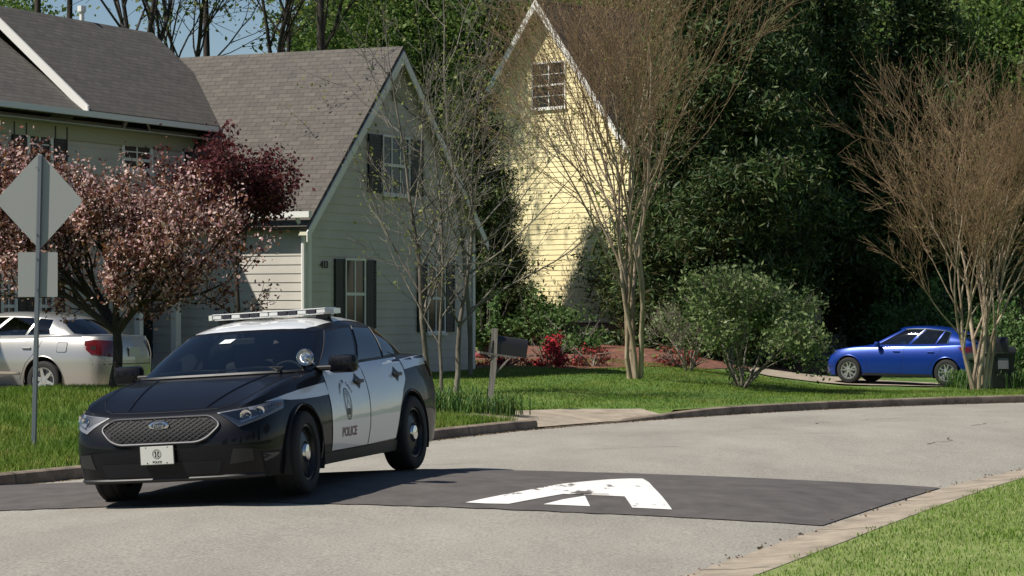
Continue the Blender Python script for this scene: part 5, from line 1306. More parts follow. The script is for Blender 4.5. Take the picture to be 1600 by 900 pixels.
M['blossom'] = leafmat('pale_pink_blossom', [(.62,.34,.34), (.74,.54,.48), (.52,.24,.28), (.78,.62,.52), (.44,.24,.18)], .3)
M['maroon_leaf'] = leafmat('maroon_leaves', [(.06,.012,.014), (.10,.020,.024), (.15,.045,.042)], .3)
prm_plum = dict(lv=4, seg=[4, 4, 3, 3, 3], wob=.10, up=[.0, .06, .14, .20, .24], taper=.62, kids=[3, 3, 3, 2], ang=[42, 42, 38, 28], rad=.66, rmin=.005, len=.74, lead=True, leaf_from=2, **{'from': .25})
pb = P(178, 604, 37.2); pb.z = gz(pb.x, pb.y, BV_LAWN); print('plum', pb)
leafy('plum_tree', pb, 5, 'bronze and pale pink blossoming plum tree behind the diamond sign', 'tree', M['dark_bark'], prm_plum, .88, .085, 7, .95,
      [('crown', M['plum_leaf'], 2.4, .062, .09, 0), ('blossom', M['blossom'], 3.0, .052, .08, 0)], trunkh=.95)
pb2 = P(-55, 620, 37.5); pb2.z = gz(pb2.x, pb2.y, BV_LAWN)
leafy('plum_tree', pb2, 9, 'plum tree with pink blossom reaching in at the left edge beyond the sign', 'tree', M['dark_bark'], prm_plum, .86, .085, 5, .5,
      [('crown', M['plum_leaf'], 2.6, .075, .12, 0), ('blossom', M['blossom'], 3.0, .060, .11, 0)], trunkh=1.4)
pb3 = P(372, 600, 42.5); pb3.z = gz(pb3.x, pb3.y, BV_LAWN)
leafy('maroon_tree', pb3, 14, 'deep maroon leaved tree rising against the grey roof right of the pink plum', 'tree', M['dark_bark'], dict(prm_plum, kids=[2, 3, 2, 2], up=[.1, .1, .1, .1, .1]), .70, .045, 4, .30,
      [('crown', M['maroon_leaf'], 6, .07, .11, 0)], trunkh=2.2)
# --- young bare trees in front of the street gable, first yellow-green leaves
M['spring_leaf'] = leafmat('spring_leaves', [(.16,.20,.04), (.24,.28,.06), (.30,.30,.10), (.12,.17,.03)], .45)
prm_young = dict(lv=3, seg=[9, 6, 4, 4], wob=.06, up=[.10, .05, .05, .05], taper=.45, kids=[12, 5, 3], ang=[52, 42, 40], rad=.50, rmin=.0055, len=.44, lead=True, **{'from': .18})
for i, (px, py, ln, r0, lx, seed, lab) in enumerate([(662, 612, 6.3, .075, -.10, 3, 'leaning bare young tree with pale mottled trunk before the street gable'),
        (684, 616, 6.0, .045, .0, 8, 'thinnest of the three young bare trees, standing in the middle'), (704, 614, 6.6, .07, .06, 21, 'straight young bare tree nearest the leaning mailbox post')]):
    b_ = at(px, py)
    leafy('young_tree', b_, seed, lab, 'tree', M['bark'], prm_young, ln*.62, r0, 1, 0, [('leaves', M['spring_leaf'], .42, .055, .10, 0)], 'young bare trees before the grey house', dirs=[(lx, 0, 1)])
# extra spindly bare tree between the houses
b_ = P(728, 590, 52); b_.z = gz(b_.x, b_.y, BV_LAWN)
leafy('young_tree', b_, 31, 'tall spindly tree with sparse green leaves between the two houses', 'tree', M['bark'], dict(prm_young, kids=[11, 5, 3]), 5.6, .07, 1, 0, [('leaves', M['spring_leaf'], .8, .07, .16, 0)], dirs=[(.02, 0, 1)])
# --- the grey-green shrub on the lawn
M['olive_leaf'] = leafmat('grey_green_leaves', [(.07,.12,.035), (.13,.19,.055), (.19,.25,.09), (.27,.32,.15)], .3)
prm_shrub = dict(lv=4, seg=[4, 3, 3, 3, 2], wob=.11, up=[.03, .03, .05, .08, .1], taper=.6, kids=[2, 3, 3, 2], ang=[26, 34, 36, 34], rad=.68, rmin=.005, len=.72, lead=True, leaf_from=2, **{'from': .35})
sb = at(1158, 606); print('shrub', sb)
leafy('shrub', sb, 6, 'rounded grey-green shrub with several pale stems on the lawn right of the bare tree', 'shrub', M['pale_twig'] if 0 else M['bark'], dict(prm_shrub, leaf_from=3, **{'from': .6}), .84, .045, 8, .52, [('crown', M['olive_leaf'], 4.2, .075, .12, 0)])
prm_bare = dict(prm_shrub, lv=4, leaf_from=99)
b_ = P(1075, 600, 57); b_.z = gz(b_.x, b_.y, BV_LAWN)
leafy('shrub', b_, 16, 'mostly bare pale twiggy shrub left of the grey-green one', 'shrub', M['pale_twig'], prm_bare, .58, .03, 6, .5, [('crown', M['olive_leaf'], .7, .07, .1, 0)])
# --- foundation shrubs
M['shrub_leaf'] = leafmat('shrub_leaves', [(.035,.07,.018), (.065,.13,.03), (.11,.19,.05), (.17,.25,.09)], .3)
M['azalea'] = leafmat('red_azalea_flowers', [(.62,.03,.05), (.75,.08,.10), (.45,.02,.03)], .3); M['bronze_leaf'] = leafmat('bronze_leaves', [(.10,.03,.02), (.18,.06,.04), (.08,.05,.03)], .3)
def bush(name, base, w_, h_, n, size, m, seed, label, cat='shrub', group=None, m2=None, n2=0, size2=.06):
    rs = np.random.RandomState(seed); root = empty(name, base, 0, label, cat, group); S = []; k = 14
    for i in range(k):
        an = rs.uniform(0, 6.28); d = np.array([math.cos(an)*w_*.45, math.sin(an)*w_*.45, h_*rs.uniform(.5, .95)])*1.; p = np.array([0, 0, -.05])
        mid = d*.5+rs.normal(size=3)*.06*w_; S += [(p, mid, .02, .014), (mid, d, .014, .006)]
    link('stem', segs_mesh('stem', S, 5), M['bark'], root)
    nc = max(12, n//90); C = rs.normal(size=(nc, 3)); C /= np.linalg.norm(C, axis=1, keepdims=True); C *= rs.uniform(.35, 1, (nc, 1))**.6
    C[:, 2] = np.abs(C[:, 2]*.9); lob = 1+.25*np.sin(C[:, 0:1]*5+seed)+.2*np.sin(C[:, 1:2]*7)
    C = C*lob*np.array([w_/2, w_/2, h_*.85])+np.array([0, 0, h_*.08])
    L_ = C[rs.randint(0, nc, n)]+rs.normal(size=(n, 3))*np.array([w_, w_, h_])*.075
    L_[:, 2] = np.maximum(L_[:, 2], .02); link('foliage', leaves_mesh('foliage', L_, size, rs), m, root)
    if m2:
        o_ = L_[rs.randint(0, n, n2)]; o_ = o_*1.04; link('flowers', leaves_mesh('flowers', o_, size2, rs), m2, root)
    return root
def gp_(px, py, d=None):
    if d is None: return at(px, py)
    p = P(px, py, d); p.z = gz(p.x, p.y, BV_LAWN); return p
bush('azalea', gp_(857, 574), 1.0, .75, 1500, .07, M['bronze_leaf'], 1, 'bright red flowering azalea in the mulch bed below the yellow house', 'shrub', m2=M['azalea'], n2=1100, size2=.075)
bush('azalea', gp_(926, 574), 1.5, .55, 900, .06, M['bronze_leaf'], 2, 'sparse bronze azalea with few red flowers beside the bare tree', 'shrub', m2=M['azalea'], n2=220)
bush('azalea', gp_(1072, 577), 1.5, .6, 1100, .06, M['bronze_leaf'], 3, 'low reddish azalea in the mulch between the bare tree and the shrub', 'shrub', m2=M['azalea'], n2=200)
bush('azalea', gp_(790, 573), 1.4, .4, 700, .06, M['bronze_leaf'], 4, 'low red azalea in the mulch behind the near mailbox', 'shrub', m2=M['azalea'], n2=160)
for i, (px, py, d, w_, h_, lab) in enumerate([(893, 575, 66, 1.7, 1.2, 'mid green leafy shrub against the yellow wall above the azalea'), (850, 570, 71, 2.0, 1.9, 'tall green shrub at the shaded left end of the yellow wall'),
        (925, 575, 69, 1.0, .6, 'pale green low shrub before the brick foundation'), (1085, 575, 72, 2.6, 2.2, 'dark green shrub right of the brick foundation'), (1130, 578, 70, 3.0, 2.4, 'dark broad shrub behind the grey-green one'),
        (1222, 580, 71, 1.8, 1.5, 'dark shrub left of the white porch stairs'), (1400, 580, 76, 2.8, 2.4, 'loose shrub behind the roof of the blue hatchback'), (1465, 580, 74, 2.2, 2.9, 'light green shrub behind the blue hatchback tail'),
        (1580, 590, 72, 3.4, 2.6, 'green shrub at the right edge behind the trash cart'), (762, 570, 63, 1.2, 1.6, 'shaded shrub at the corner of the grey house')]):
    bush('shrub', gp_(px, py, d), w_, h_, int(2600*w_*h_/3), .11, M['shrub_leaf'], 40+i, lab, 'shrub', 'shrubs along the house fronts')
# --- strap-leaved clumps (daylilies)
M['strap'] = leafmat('strap_leaves', [(.035,.085,.02), (.06,.13,.03), (.10,.19,.04), (.20,.25,.06)], .3)
def strap(px, py, n, h_, wd, seed, lab, group, d=None):
    b = gp_(px, py, d); rs = np.random.RandomState(seed); root = empty('daylily_clump', b, 0, lab, 'plant', group)
    pts = np.stack([rs.normal(size=n)*wd*.33, rs.normal(size=n)*wd*.22, np.zeros(n)], -1)
    an = rs.uniform(0, 6.28, n); hh = h_*rs.uniform(.5, 1.2, n); out = np.stack([np.cos(an), np.sin(an)], -1)*(hh*rs.uniform(.2, .7, n))[:, None]
    u = np.stack([-np.sin(an), np.cos(an), 0*an], -1)*.009
    m1 = pts+np.concatenate([out*.35, hh[:, None]*.7], 1); m2 = pts+np.concatenate([out*.8, hh[:, None]], 1); tip = pts+np.concatenate([out*1.25, hh[:, None]*.72], 1)
    V = np.stack([pts-u, pts+u, m1+u, m2+u*.8, tip, m2-u*.8, m1-u], 1).reshape(-1, 3); i0 = np.arange(n)[:, None]*7
    me = bpy.data.meshes.new('leaves'); fs = []
    for i in range(n): fs += [(7*i, 7*i+1, 7*i+2, 7*i+6), (7*i+6, 7*i+2, 7*i+3, 7*i+5), (7*i+5, 7*i+3, 7*i+4)]
    me.from_pydata([tuple(v) for v in V], [], fs); link('leaves', me, M['strap'], root); return root
for i, (px, py, n, h_, wd, lab) in enumerate([(700, 640, 170, .34, .75, 'strap-leaved clump at the foot of the bare young trees'), (738, 647, 110, .26, .5, 'strap-leaved clump just left of the mailbox post'), (790, 648, 130, .30, .45, 'strap-leaved clump just right of the mailbox post'), (672, 645, 90, .3, .5, 'strap-leaved clump behind the tail of the police car')]):
    strap(px, py, n, h_, wd, 60+i, lab, 'strap-leaved clumps by the near mailbox')
for i, px in enumerate((1508, 1530, 1552, 1574, 1596)):
    strap(px, 606+(i % 2)*3, 230, .40, .75, 70+i, ['leftmost strap-leaved clump under the bare tree at the right', 'strap-leaved clump between the green cart and the lawn', 'strap-leaved clump in front of the black trash cart', 'strap-leaved clump right of the black trash cart', 'strap-leaved clump cut by the right edge'][i], 'strap-leaved clumps at the right edge')
# --- big trees behind: prototypes, copied with their parts
M['pine_leaf'] = leafmat('dark_evergreen', [(.018,.038,.014), (.032,.064,.018), (.058,.100,.026), (.10,.14,.040), (.085,.07,.034)], .2)
M['green_leaf'] = leafmat('fresh_green', [(.05,.10,.022), (.085,.16,.032), (.13,.21,.045), (.20,.27,.065)], .4)
M['yellow_leaf'] = leafmat('yellow_green', [(.09,.12,.02), (.14,.18,.03), (.20,.23,.05), (.10,.16,.03)], .45)
def evergreen(name, ht, wd, n, seed, m, size=.22, bare=.08):
    """tiered conifer: limbs leave the trunk all the way up, sprays hang along them"""
    rs = np.random.RandomState(seed); root = empty(name, (0, 0, -500)); S = []; C = []
    for i in range(8):
        z0, z1 = ht*i/8, ht*(i+1)/8; S.append((np.array([.05*math.sin(i), .05*math.cos(i), z0]), np.array([.05*math.sin(i+1), .05*math.cos(i+1), z1]), .26*(1-i/8.5), .26*(1-(i+1)/8.5)))
    nl = int(ht*9)
    for k in range(nl):
        z = ht*(bare+(1-bare)*k/nl); f = (1-(z/ht)**1.3)**.75; ln = wd/2*f*rs.uniform(.55, 1.15)+.25; an = rs.uniform(0, 6.283)
        d = np.array([math.cos(an), math.sin(an), rs.uniform(-.05, .5)]); p = np.array([0, 0, z]); q = p+d*ln; S.append((p, q, .035, .008))
        m_n = int(n/nl*(.3+1.4*f)); t = rs.uniform(.25, 1.05, m_n)[:, None]; c = p+d*ln*t+rs.normal(size=(m_n, 3))*np.array([.28, .28, .20])*(.5+t)
        c[:, 2] -= .25*t[:, 0]**2; C.append(c)
    link('trunk', segs_mesh('trunk', S, 6), M['dark_bark'], root); link('crown', leaves_mesh('crown', np.concatenate(C), size, rs, aspect=.24), m, root); return root
def broadleaf(name, ht, wd, n, seed, m, size=.24, base=.3, gaps=.0, trunkr=.22):
    rs = np.random.RandomState(seed); root = empty(name, (0, 0, -500)); S = []; tips = []
    prm = dict(lv=4, seg=[5, 4, 4, 3, 3], wob=.09, up=[.12, .06, .05, .03, .03], taper=.6, kids=[4, 3, 3, 2], ang=[38, 40, 40, 40], rad=.6, rmin=.012, len=.70, lead=True, leaf_from=3, **{'from': .2})
    p0 = np.array([0, 0, 0.]); 
    for i in range(4):
        q = p0+np.array([rs.normal()*.08, rs.normal()*.08, ht*base/4]); S.append((p0, q, trunkr*(1.2-.07*i), trunkr*(1.13-.07*i))); p0 = q
    for k in range(4):
        an = k*1.57+rs.uniform(-.4, .4); grow(S, tips, rs, p0, (math.cos(an)*wd/ht*.9, math.sin(an)*wd/ht*.9, 1), ht*.27*rs.uniform(.85, 1.1), trunkr*.6, 0, prm)
    C = np.array([t[0] for t in tips]); L_ = C[rs.randint(0, len(C), n)]+rs.normal(size=(n, 3))*ht*.022
    link('trunk', segs_mesh('trunk', S, 5), M['dark_bark'], root); link('crown', leaves_mesh('crown', L_, size, rs), m, root); return root
protos = {
 'ev1': evergreen('evergreen_tree', 15, 5.6, 105000, 1, M['pine_leaf'], .20, .15), 'ev2': evergreen('evergreen_tree', 12, 5.0, 90000, 2, M['pine_leaf'], .19, .02),
 'gr1': broadleaf('broadleaf_tree', 15, 9, 52000, 3, M['green_leaf'], .17, .18), 'gr2': broadleaf('broadleaf_tree', 13, 8, 46000, 4, M['green_leaf'], .17, .15),
 'ye1': broadleaf('broadleaf_tree', 14, 8, 34000, 5, M['yellow_leaf'], .165, .2), 'sp1': broadleaf('broadleaf_tree', 17, 8, 5000, 6, M['spring_leaf'], .17, .45, trunkr=.15), 'pi1': evergreen('pine_tree', 23, 7, 16000, 7, M['pine_leaf'], .2, .68)}
used = set()
def place(kind, px, d, sc_, label, group, zoff=0, rz=None, sq=1.0):
    src = protos[kind]; p = P(px, 500, d); z = gz(p.x, p.y, BV_LAWN) if d < 150 else 0
    if kind in used:
        r = src.copy(); COL.objects.link(r)
        for ch in src.children:
            c = ch.copy(); COL.objects.link(c); c.parent = r
    else: r = src; used.add(kind)
    r.location = (p.x, p.y, z-.1+zoff); r.rotation_euler = (0, 0, rz if rz is not None else rnd.uniform(0, 6.28)); r.scale = (sc_*sq, sc_*sq, sc_)
    tag(r, label, 'tree', group); return r
G1 = 'evergreens behind the lawns'; G2 = 'leafy trees beyond the houses'; G3 = 'tall trees against the sky at the upper left'
for a_ in [
 # evergreens in the middle and right
 ('ev1', 1262, 79, 1.1, 'tallest dark evergreen, behind the grey-green shrub', G1), ('ev2', 1120, 71, 1.1, 'dark evergreen behind the crown of the bare tree by the yellow house', G1),
 ('ev1', 1165, 75, 1.0, 'second dark evergreen between the two bare trees', G1), ('ev2', 1440, 80, 1.1, 'dark evergreen behind the bonnet of the blue hatchback', G1),
 ('ev2', 1062, 76, .95, 'evergreen right beside the yellow house', G1), ('ev1', 1320, 100, 1.25, 'evergreen rising at the back of the dark row', G1), ('ev2', 1052, 73, .85, 'short evergreen at the corner of the yellow house', G1),
 ('ev2', 1455, 84, 1.05, 'evergreen left of the right-hand bare tree', G1),
 ('gr1', 1395, 104, 1.15, 'fresh green tree above the blue hatchback', G2), ('gr2', 1540, 84, 1.0, 'leafy tree behind the right-hand bare tree', G2), ('ye1', 1560, 92, 1.05, 'yellow-green tree at the upper right corner', G2), ('gr1', 1640, 84, 1.0, 'leafy tree cut by the right edge', G2),
 ('ev1', 1540, 100, 1.15, 'evergreen behind the upper right corner', G1), ('gr2', 1440, 118, 1.4, 'tall green tree at the top right', G2), ('ye1', 1240, 112, 1.35, 'pale tree peeping above the dark evergreens', G2),
 ('ev1', 1100, 100, 1.35, 'tall evergreen to the right of the yellow gable', G1), ('ev1', 1010, 108, 1.4, 'evergreen above the roof of the yellow house', G1),
 # between the houses
 ('gr1', 700, 88, 1.0, 'green tree filling the gap between the houses', G2), ('ye1', 770, 96, 1.15, 'yellow-green tree left of the yellow gable', G2), ('gr2', 650, 94, 1.1, 'green tree over the street gable roof', G2),
 ('ev2', 690, 98, 1.5, 'dark evergreen in the gap between the houses', G1), ('ev2', 735, 72, .66, 'short dark evergreen in the shaded gap', G1), ('gr1', 670, 88, 1.0, 'green tree behind the ridge of the wing', G2), ('ev1', 560, 96, 1.05, 'evergreen behind the ridge left of centre', G1),
 ('gr2', 820, 110, 1.45, 'tall green tree behind the yellow gable', G2), ('ev1', 600, 104, 1.3, 'tall dark evergreen behind the wing of the grey house', G1), ('gr1', 740, 118, 1.5, 'tall green tree far behind the gap', G2), ('ev1', 890, 120, 1.5, 'distant evergreen above the yellow gable', G1),
 # upper left, loose with sky between
 ('sp1', 215, 74, .95, 'thin-leaved tall tree above the main ridge', G3), ('pi1', 322, 100, .98, 'dark pine trunk against the blue gap', G3), ('sp1', 290, 92, .98, 'sparse young-leaved tree left of the blue gap', G3), ('sp1', 445, 80, .92, 'bare branched tree right of the blue gap', G3), ('pi1', 110, 88, .9, 'pine above the left roof', G3), ('ev2', 775, 73, .42, 'evergreen shading the lower yellow wall', G1),
 ('pi1', 60, 84, .9, 'pine at the upper left corner', G3), ('gr1', -60, 92, 1.0, 'green tree behind the left roof', G2), ('pi1', 500, 74, .85, 'dark pine trunk above the wing', G3),
 ('gr2', -10, 108, 1.1, 'green tree far behind the left roof', G2)]:
    place(*a_)
# trees across the street behind the camera, and to the left: their shade and reflection are real
for i, (x, y, k, s_) in enumerate([(-26, -14, 'gr1', .9), (-14, -22, 'ev1', .9), (-3, -26, 'gr2', 1.0), (9, -24, 'ev1', .9), (19, -14, 'gr1', .9), (24, 0, 'gr2', .9), (27, 14, 'ev1', .9), (-30, 0, 'ev2', .9), (30, 27, 'gr1', .8)]):
    r = place(k, 800, 60, s_, ['leafy tree across the street behind the viewer', 'evergreen across the street behind the viewer'][k.startswith('ev')], 'trees across the street'); r.location = (x, y, -.1)
# far wood that closes the view
rs = np.random.RandomState(77); n = 90000; an = rs.uniform(-.33, .38, n); dd = rs.uniform(135, 165, n); hh = rs.uniform(0, 1, n)**.8
top = 15+4*np.sin(an*37)+3*np.sin(an*91+1)+2*np.sin(an*217)
gap = ss(-.165, -.15, an)*(1-ss(-.10, -.088, an)); top = top*(1-gap*.52)
top = np.where(an < -.10, top*.82, top+6)
C = np.stack([np.sin(an)*dd, np.cos(an)*dd, hh*top-.8], -1)
wm = leafmat('far_wood', [(.018,.042,.014), (.035,.07,.02), (.06,.11,.03), (.09,.13,.04)], .2)
wo = link('far_wood', leaves_mesh('far_wood', C, .55, rs), wm); tag(wo, 'wood closing the view far behind the houses', 'wood', kind='stuff')
# ---------------------------------------------------------------- street furniture
M['sign_back'] = mat('bare_aluminium', (.36, .36, .345), .55, metal=.25); M['post_metal'] = mat('galvanised_post', (.20, .215, .24), .5, metal=.5)
M['weathered'] = mat('weathered_wood', rough=.9); noisy(M['weathered'], (.11, .10, .085), (.27, .245, .21), 7, 8, stretch=(1, 1, .12), bump=.6, bscale=30)
M['mailbox'] = mat('mailbox_black', (.02, .02, .021), .38)
sb_ = at(52, 699); sd0 = sb_.y; print('sign', sb_)
sg_ = empty('street_sign', sb_, 0, 'back of a diamond sign above a small square plate on a grey metal post', 'traffic sign')
def loc(px, py, d): return P(px, py, d)-sb_
mb = MB(); t0, t1 = Vector((0, 0, -.3)), loc(63.5, 243, sd0)
mb.tube([t0, t1], .0, 4) if 0 else None
ax_ = (t1-t0).normalized(); sx = Vector((1, 0, 0)); sy_ = Vector((0, 1, 0))
# U-channel post
pr_ = [(-.032, .0), (-.022, .0), (-.016, -.03), (.016, -.03), (.022, .0), (.032, .0), (.032, -.006), (.026, -.006), (.019, -.037), (-.019, -.037), (-.026, -.006), (-.032, -.006)]
mb.add([t0+sx*a_+sy_*b_ for a_, b_ in pr_]+[t1+sx*a_+sy_*b_ for a_, b_ in pr_], [(i, (i+1) % 12, (i+1) % 12+12, i+12) for i in range(12)]+[tuple(range(12)), tuple(range(12, 24))[::-1]])
mb.build('post', M['post_metal'], sg_)
def plate(name, pts, r_, y=.004):
    ps = [loc(px, py, sd0+y) for px, py in pts]; xy = rounded([(p.x, p.z) for p in ps], r_, 4); y0 = ps[0].y
    m_ = MB(); m_.prism([(a_, y0, b_) for a_, b_ in xy], (0, .004, 0)); return m_.build(name, M['sign_back'], sg_)
plate('diamond_plate', [(62, 238), (130, 314), (62, 390), (-8, 314)], .05)
plate('square_plate', [(28, 394), (90, 394), (90, 464), (28, 464)], .015)
for py in (262, 366, 404, 452):
    c = loc(57, py, sd0-.02); bo = MB(); bo.lathe([(.001, -.008), (.011, -.008), (.011, .004)], 6, c=c+Vector((.006, -.02, 0))); bo.build('bolt', M['post_metal'], sg_)
# near mailbox
b0 = at(763, 640); d0 = b0.y; k_ = d0/F; print('mailbox', b0)
mbx = empty('mailbox', b0, 0, 'black domed mailbox on a leaning weathered wooden post with a diagonal brace', 'mailbox', 'mailboxes by the kerb')
q_ = lambda px, py, dy=0: P(px, py, d0+dy)-b0
mb = MB(); w2 = .05; pth = [Vector((0, 0, -.1)), q_(771, 575), q_(773, 513)]
for p, q in zip(pth[:-1], pth[1:]): mb.add([p+Vector((a_*w2, c_*w2, 0)) for a_, c_ in ((-1,-1),(1,-1),(1,1),(-1,1))]+[q+Vector((a_*w2, c_*w2, 0)) for a_, c_ in ((-1,-1),(1,-1),(1,1),(-1,1))], [(0,1,2,3), (7,6,5,4), (0,4,5,1), (1,5,6,2), (2,6,7,3), (3,7,4,0)])
mb.build('post', M['weathered'], mbx)
e_ = Vector((.86, .18, -.13)).normalized(); f_ = Vector((-.2, .95, 0)).normalized(); u_ = e_.cross(f_).normalized(); u_ = u_ if u_.z > 0 else -u_
o_ = q_(747, 552)
mb = MB(); mb.obox(o_-f_*.11, e_*.62, f_*.22, u_*.035); mb.build('shelf', M['weathered'], mbx)
mb = MB(); mb.obox(q_(768, 588)-f_*.03, (q_(792, 562)-q_(768, 588)), f_*.06, Vector((.05, 0, .02))); mb.build('brace', M['weathered'], mbx)
def mailbox_shell(o, e, f, u, ln, w_, h_, parent, flag=False):
    sec = [(-w_/2, 0), (w_/2, 0), (w_/2, h_*.55)]+[(math.cos(a)*w_/2, h_*.55+math.sin(a)*h_*.45) for a in np.linspace(0, math.pi, 13)[1:-1]]+[(-w_/2, h_*.55)]
    m1 = MB(); m1.prism([o+f*a+u*b for a, b in sec], e*ln); bx = m1.build('box', M['mailbox'], parent, smooth=True)
    sec2 = [(a*1.05, b*1.03-.003) for a, b in sec]; m1 = MB(); m1.prism([o+f*a+u*b-e*.012 for a, b in sec2], e*.03); dr = m1.build('door', M['mailbox'], bx)
    if not flag: return bx
    m1 = MB(); m1.obox(o+f*(-w_/2-.006)+u*h_*.5+e*ln*.25, e*.16, -f*.004, u*.03); m1.obox(o+f*(-w_/2-.006)+u*h_*.5+e*ln*.25, e*.03, -f*.004, u*.11); m1.build('flag', mat('faded_red_flag', (.35, .03, .03), .5), bx)
    return bx
mailbox_shell(o_+e_*.20+u_*.036, e_, f_, u_, .58, .20, .30, mbx, False)
bl = MB(); bl.box(o_+e_*.02-Vector((0, 0, .03)), (.14, .10, .07), bev=.02); bl.box(o_+e_*.06-Vector((0, 0, .045)), (.10, .08, .05), bev=.015); bl.build('post_bracket', mat('faded_red_bracket', (.30, .05, .05), .6), mbx)
# far mailbox
b1 = P(1537, 592, 59.5); b1.z = gz(b1.x, b1.y, BV_LAWN); d1 = b1.y; q1 = lambda px, py, dy=0: P(px, py, d1+dy)-b1; print('mailbox2', b1)
mbx2 = empty('mailbox', b1, 0, 'black domed mailbox with a thin shelf, above the trash cart at the right edge', 'mailbox', 'mailboxes by the kerb')
mb = MB(); mb.obox(Vector((-.045, -.045, -.1)), (.09, 0, 0), (0, .09, 0), Vector((0, 0, q1(1537, 530).z+.1))); mb.build('post', M['weathered'], mbx2)
e_ = Vector((1, .08, 0)).normalized(); f_ = Vector((-.08, 1, 0)).normalized(); u_ = Vector((0, 0, 1)); o_ = q1(1534, 552)
mb = MB(); mb.obox(o_-f_*.12, e_*.62, f_*.24, u_*.03); mb.build('shelf', M['weathered'], mbx2)
mailbox_shell(o_+e_*.10+u_*.031, e_, f_, u_, .52, .26, .36, mbx2)
mb = MB(); mb.obox(Vector((0, -.03, o_.z-.35)), (.30, 0, .33), (0, .06, 0), (0, 0, .07)); mb.build('brace', M['weathered'], mbx2)
# roll-out carts
def cart(px, py, d, w_, h_, m_, lab, rz, grp='roll-out carts at the right edge'):
    b = gp_(px, py, d); c = empty('trash_cart', b, rz, lab, 'trash cart', grp)
    bm_ = MB(); t_, s_ = w_/2, w_*.40; z0, z1 = .06, h_*.88
    bm_.add([(-s_, -s_, z0), (s_, -s_, z0), (s_, s_, z0), (-s_, s_, z0), (-t_, -t_, z1), (t_, -t_, z1), (t_, t_*1.1, z1), (-t_, t_*1.1, z1)], [(3,2,1,0), (4,5,6,7), (0,1,5,4), (1,2,6,5), (2,3,7,6), (3,0,4,7)])
    bm_.box((0, 0, z1-.02), (w_*1.06, w_*1.1, .05), bev=.01); bo = bm_.build('bin_body', m_, c)
    l_ = MB(); sec = [(-t_*1.1, z1+.01), (-t_*1.0, z1+.07), (-t_*.4, z1+.125), (t_*.5, z1+.13), (t_*1.1, z1+.09), (t_*1.22, z1+.01)]
    l_.prism([(-t_*1.06, a_, b_) for a_, b_ in sec], (t_*2.12, 0, 0)); l_.build('lid', m_, c)
    h2 = MB(); h2.tube([(-t_*.9, t_*1.15, z1-.02), (-t_*.9, t_*1.45, z1+.02), (t_*.9, t_*1.45, z1+.02), (t_*.9, t_*1.15, z1-.02)], .014, 6); h2.build('handle', m_, c)
    for sx_ in (-1, 1):
        ww = MB(); ww.lathe([(.001, -.02), (.05, -.02), (.05, -.03), (.12, -.03), (.13, -.02), (.13, .02), (.12, .03), (.001, .03)], 24, axis='x', c=(sx_*(t_*.98), t_*.75, .13)); ww.build('wheel', M['rubber'], c, smooth=True)
        hb = MB(); hb.lathe([(.001, .036), (.05, .034), (.055, .0)], 16, axis='x', c=(sx_*(t_*.98), t_*.75, .13)); hb.build('wheel_hub', M['white_plastic'], c)
    st_ = MB(); st_.box((0, -t_*.99, h_*.62), (w_*.42, .01, w_*.42), Matrix.Rotation(R(-5), 3, 'X')); st_.build('faded_label', mat('grey_decal', (.16, .17, .18), .6), c)
    return c
cart(1561, 590, d1+1.3, .62, 1.05, mat('black_cart_plastic', (.014, .014, .015), .5), 'black trash cart with a faded grey square label behind the far mailbox', R(8))
cart(1529, 590, d1+1.6, .50, .88, mat('green_cart_plastic', (.015, .03, .012), .55), 'small dark green recycling cart between the tree stems and the black cart', R(-6))
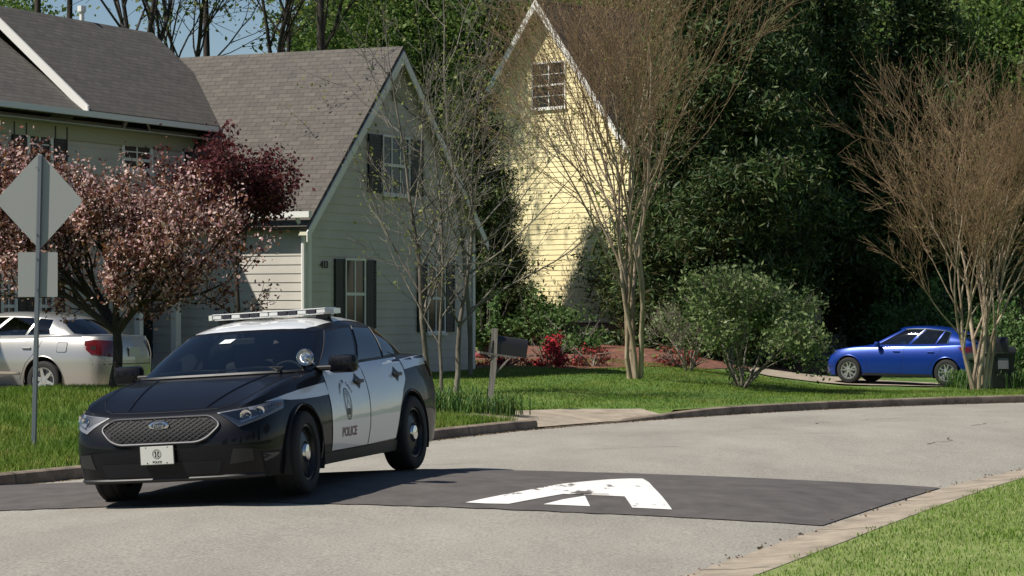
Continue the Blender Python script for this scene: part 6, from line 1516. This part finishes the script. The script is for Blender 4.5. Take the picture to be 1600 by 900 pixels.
# driver
def person():
    root = bpy.data.objects.new('person', None); COL.objects.link(root)
    tag(root, 'driver in a dark uniform with both hands on the wheel of the police car', 'person')
    x0, y0 = -1.78, .37
    def skin(name, pts, edges, rad, m, par, sub=2):
        me = bpy.data.meshes.new(name); me.from_pydata(pts, edges, []); o = bpy.data.objects.new(name, me); COL.objects.link(o)
        sk = o.modifiers.new('skin', 'SKIN'); 
        if not me.skin_vertices: pass
        for i, v in enumerate(me.skin_vertices[0].data): v.radius = (rad[i] if isinstance(rad[i], tuple) else (rad[i], rad[i])); v.use_root = (i == 0)
        ss_ = o.modifiers.new('s', 'SUBSURF'); ss_.levels = sub; ss_.render_levels = sub
        bpy.context.view_layer.update(); m2 = bpy.data.meshes.new_from_object(o.evaluated_get(bpy.context.evaluated_depsgraph_get())); bpy.data.objects.remove(o)
        m2.name = name; m2.materials.clear(); ob_ = link(name, m2, m, par, smooth=True); return ob_
    shirt = mat('navy_uniform', (.012, .014, .025), .8); skn = mat('skin', (.42, .24, .17), .55); hair = mat('dark_hair', (.02, .014, .01), .6)
    X = lambda dx, dy, z: (x0+dx, y0+dy, z)
    body_ = skin('body', [X(0,0,.62), X(-.04,0,.78), X(-.07,0,.95), X(-.06,0,1.07), X(-.035,0,1.13), X(-.02,0,1.19), X(-.005,0,1.25), X(0,0,1.31),
        X(-.05,.17,1.05), X(.12,.24,.90), X(.36,.15,.96), X(.42,.13,1.00), X(-.05,-.17,1.05), X(.12,-.24,.90), X(.36,-.15,.96), X(.42,-.13,1.00),
        X(.08,.1,.62), X(.45,.12,.68), X(.70,.12,.35), X(.08,-.1,.62), X(.45,-.12,.68), X(.70,-.12,.35)],
        [(0,1),(1,2),(2,3),(3,4),(4,5),(5,6),(6,7),(3,8),(8,9),(9,10),(10,11),(3,12),(12,13),(13,14),(14,15),(0,16),(16,17),(17,18),(0,19),(19,20),(20,21)],
        [(.13,.15), (.12,.15), (.12,.17), (.08,.12), (.05,.055), (.075,.068), (.092,.078), (.075,.065), .065, .05, .035, .03, .065, .05, .035, .03, .09, .075, .05, .09, .075, .05], skn, root)
    skin('uniform', [X(0,0,.62), X(-.04,0,.78), X(-.07,0,.95), X(-.06,0,1.06), X(-.05,.17,1.05), X(.12,.24,.90), X(.32,.165,.945), X(-.05,-.17,1.05), X(.12,-.24,.90), X(.32,-.165,.945), X(.08,.1,.62), X(.45,.12,.68), X(.66,.12,.40), X(.08,-.1,.62), X(.45,-.12,.68), X(.66,-.12,.40)],
        [(0,1),(1,2),(2,3),(3,4),(4,5),(5,6),(3,7),(7,8),(8,9),(0,10),(10,11),(11,12),(0,13),(13,14),(14,15)], [(.15,.17), (.14,.17), (.14,.19), (.09,.13), .08, .062, .045, .08, .062, .045, .105, .088, .06, .105, .088, .06], shirt, body_)
    hm = MB(); t_ = MB(); t_.lathe([(.001, .135), (.05, .125), (.082, .09), (.095, .04), (.092, -.01), (.080, -.05), (.001, -.05)], 20, axis='z'); hm.add([Vector(v)*Vector((1.05, .9, 1)).x*1.0+Vector(X(-.02, 0, 1.275)) for v in t_.v], t_.f); hm.build('hair', hair, body_, smooth=True)
    fc = MB(); fx = x0+.083
    fc.prism([(fx, y0-.012, 1.225), (fx, y0+.012, 1.225), (fx, y0, 1.262)], (.024, 0, -.006)); 
    fc.build('nose', skn, body_); ey = MB()
    for s_ in (-1, 1): ey.box((fx-.006, y0+s_*.03, 1.262), (.012, .024, .010), bev=.003)
    ey.build('eyes', hair, body_); mo = MB(); mo.box((fx-.004, y0, 1.192), (.012, .04, .007), bev=.002); mo.build('mouth', mat('lips', (.3, .12, .1), .5), body_)
    for s_ in (-1, 1):
        for k in range(4):      # four fingers closed round the rim, and a thumb on its inside
            z = 1.005+.020*(k-1.5); yb = y0+s_*.155; f_ = MB(); f_.tube([(x0+.415, yb, z), (x0+.45, yb+s_*.015, z+.004), (x0+.465, yb-s_*.004, z+.004), (x0+.455, yb-s_*.025, z)], [.010, .0095, .009, .007], 8); f_.build('finger', skn, body_, smooth=True)
        f_ = MB(); f_.tube([(x0+.40, s_*.125+y0, 1.02), (x0+.425, s_*.115+y0, 1.05), (x0+.44, s_*.12+y0, 1.065)], [.012, .010, .008], 8); f_.build('thumb', skn, body_, smooth=True)
    return root
pe = person(); pe.matrix_world = POLM @ Matrix.Translation((0, 0, 0))
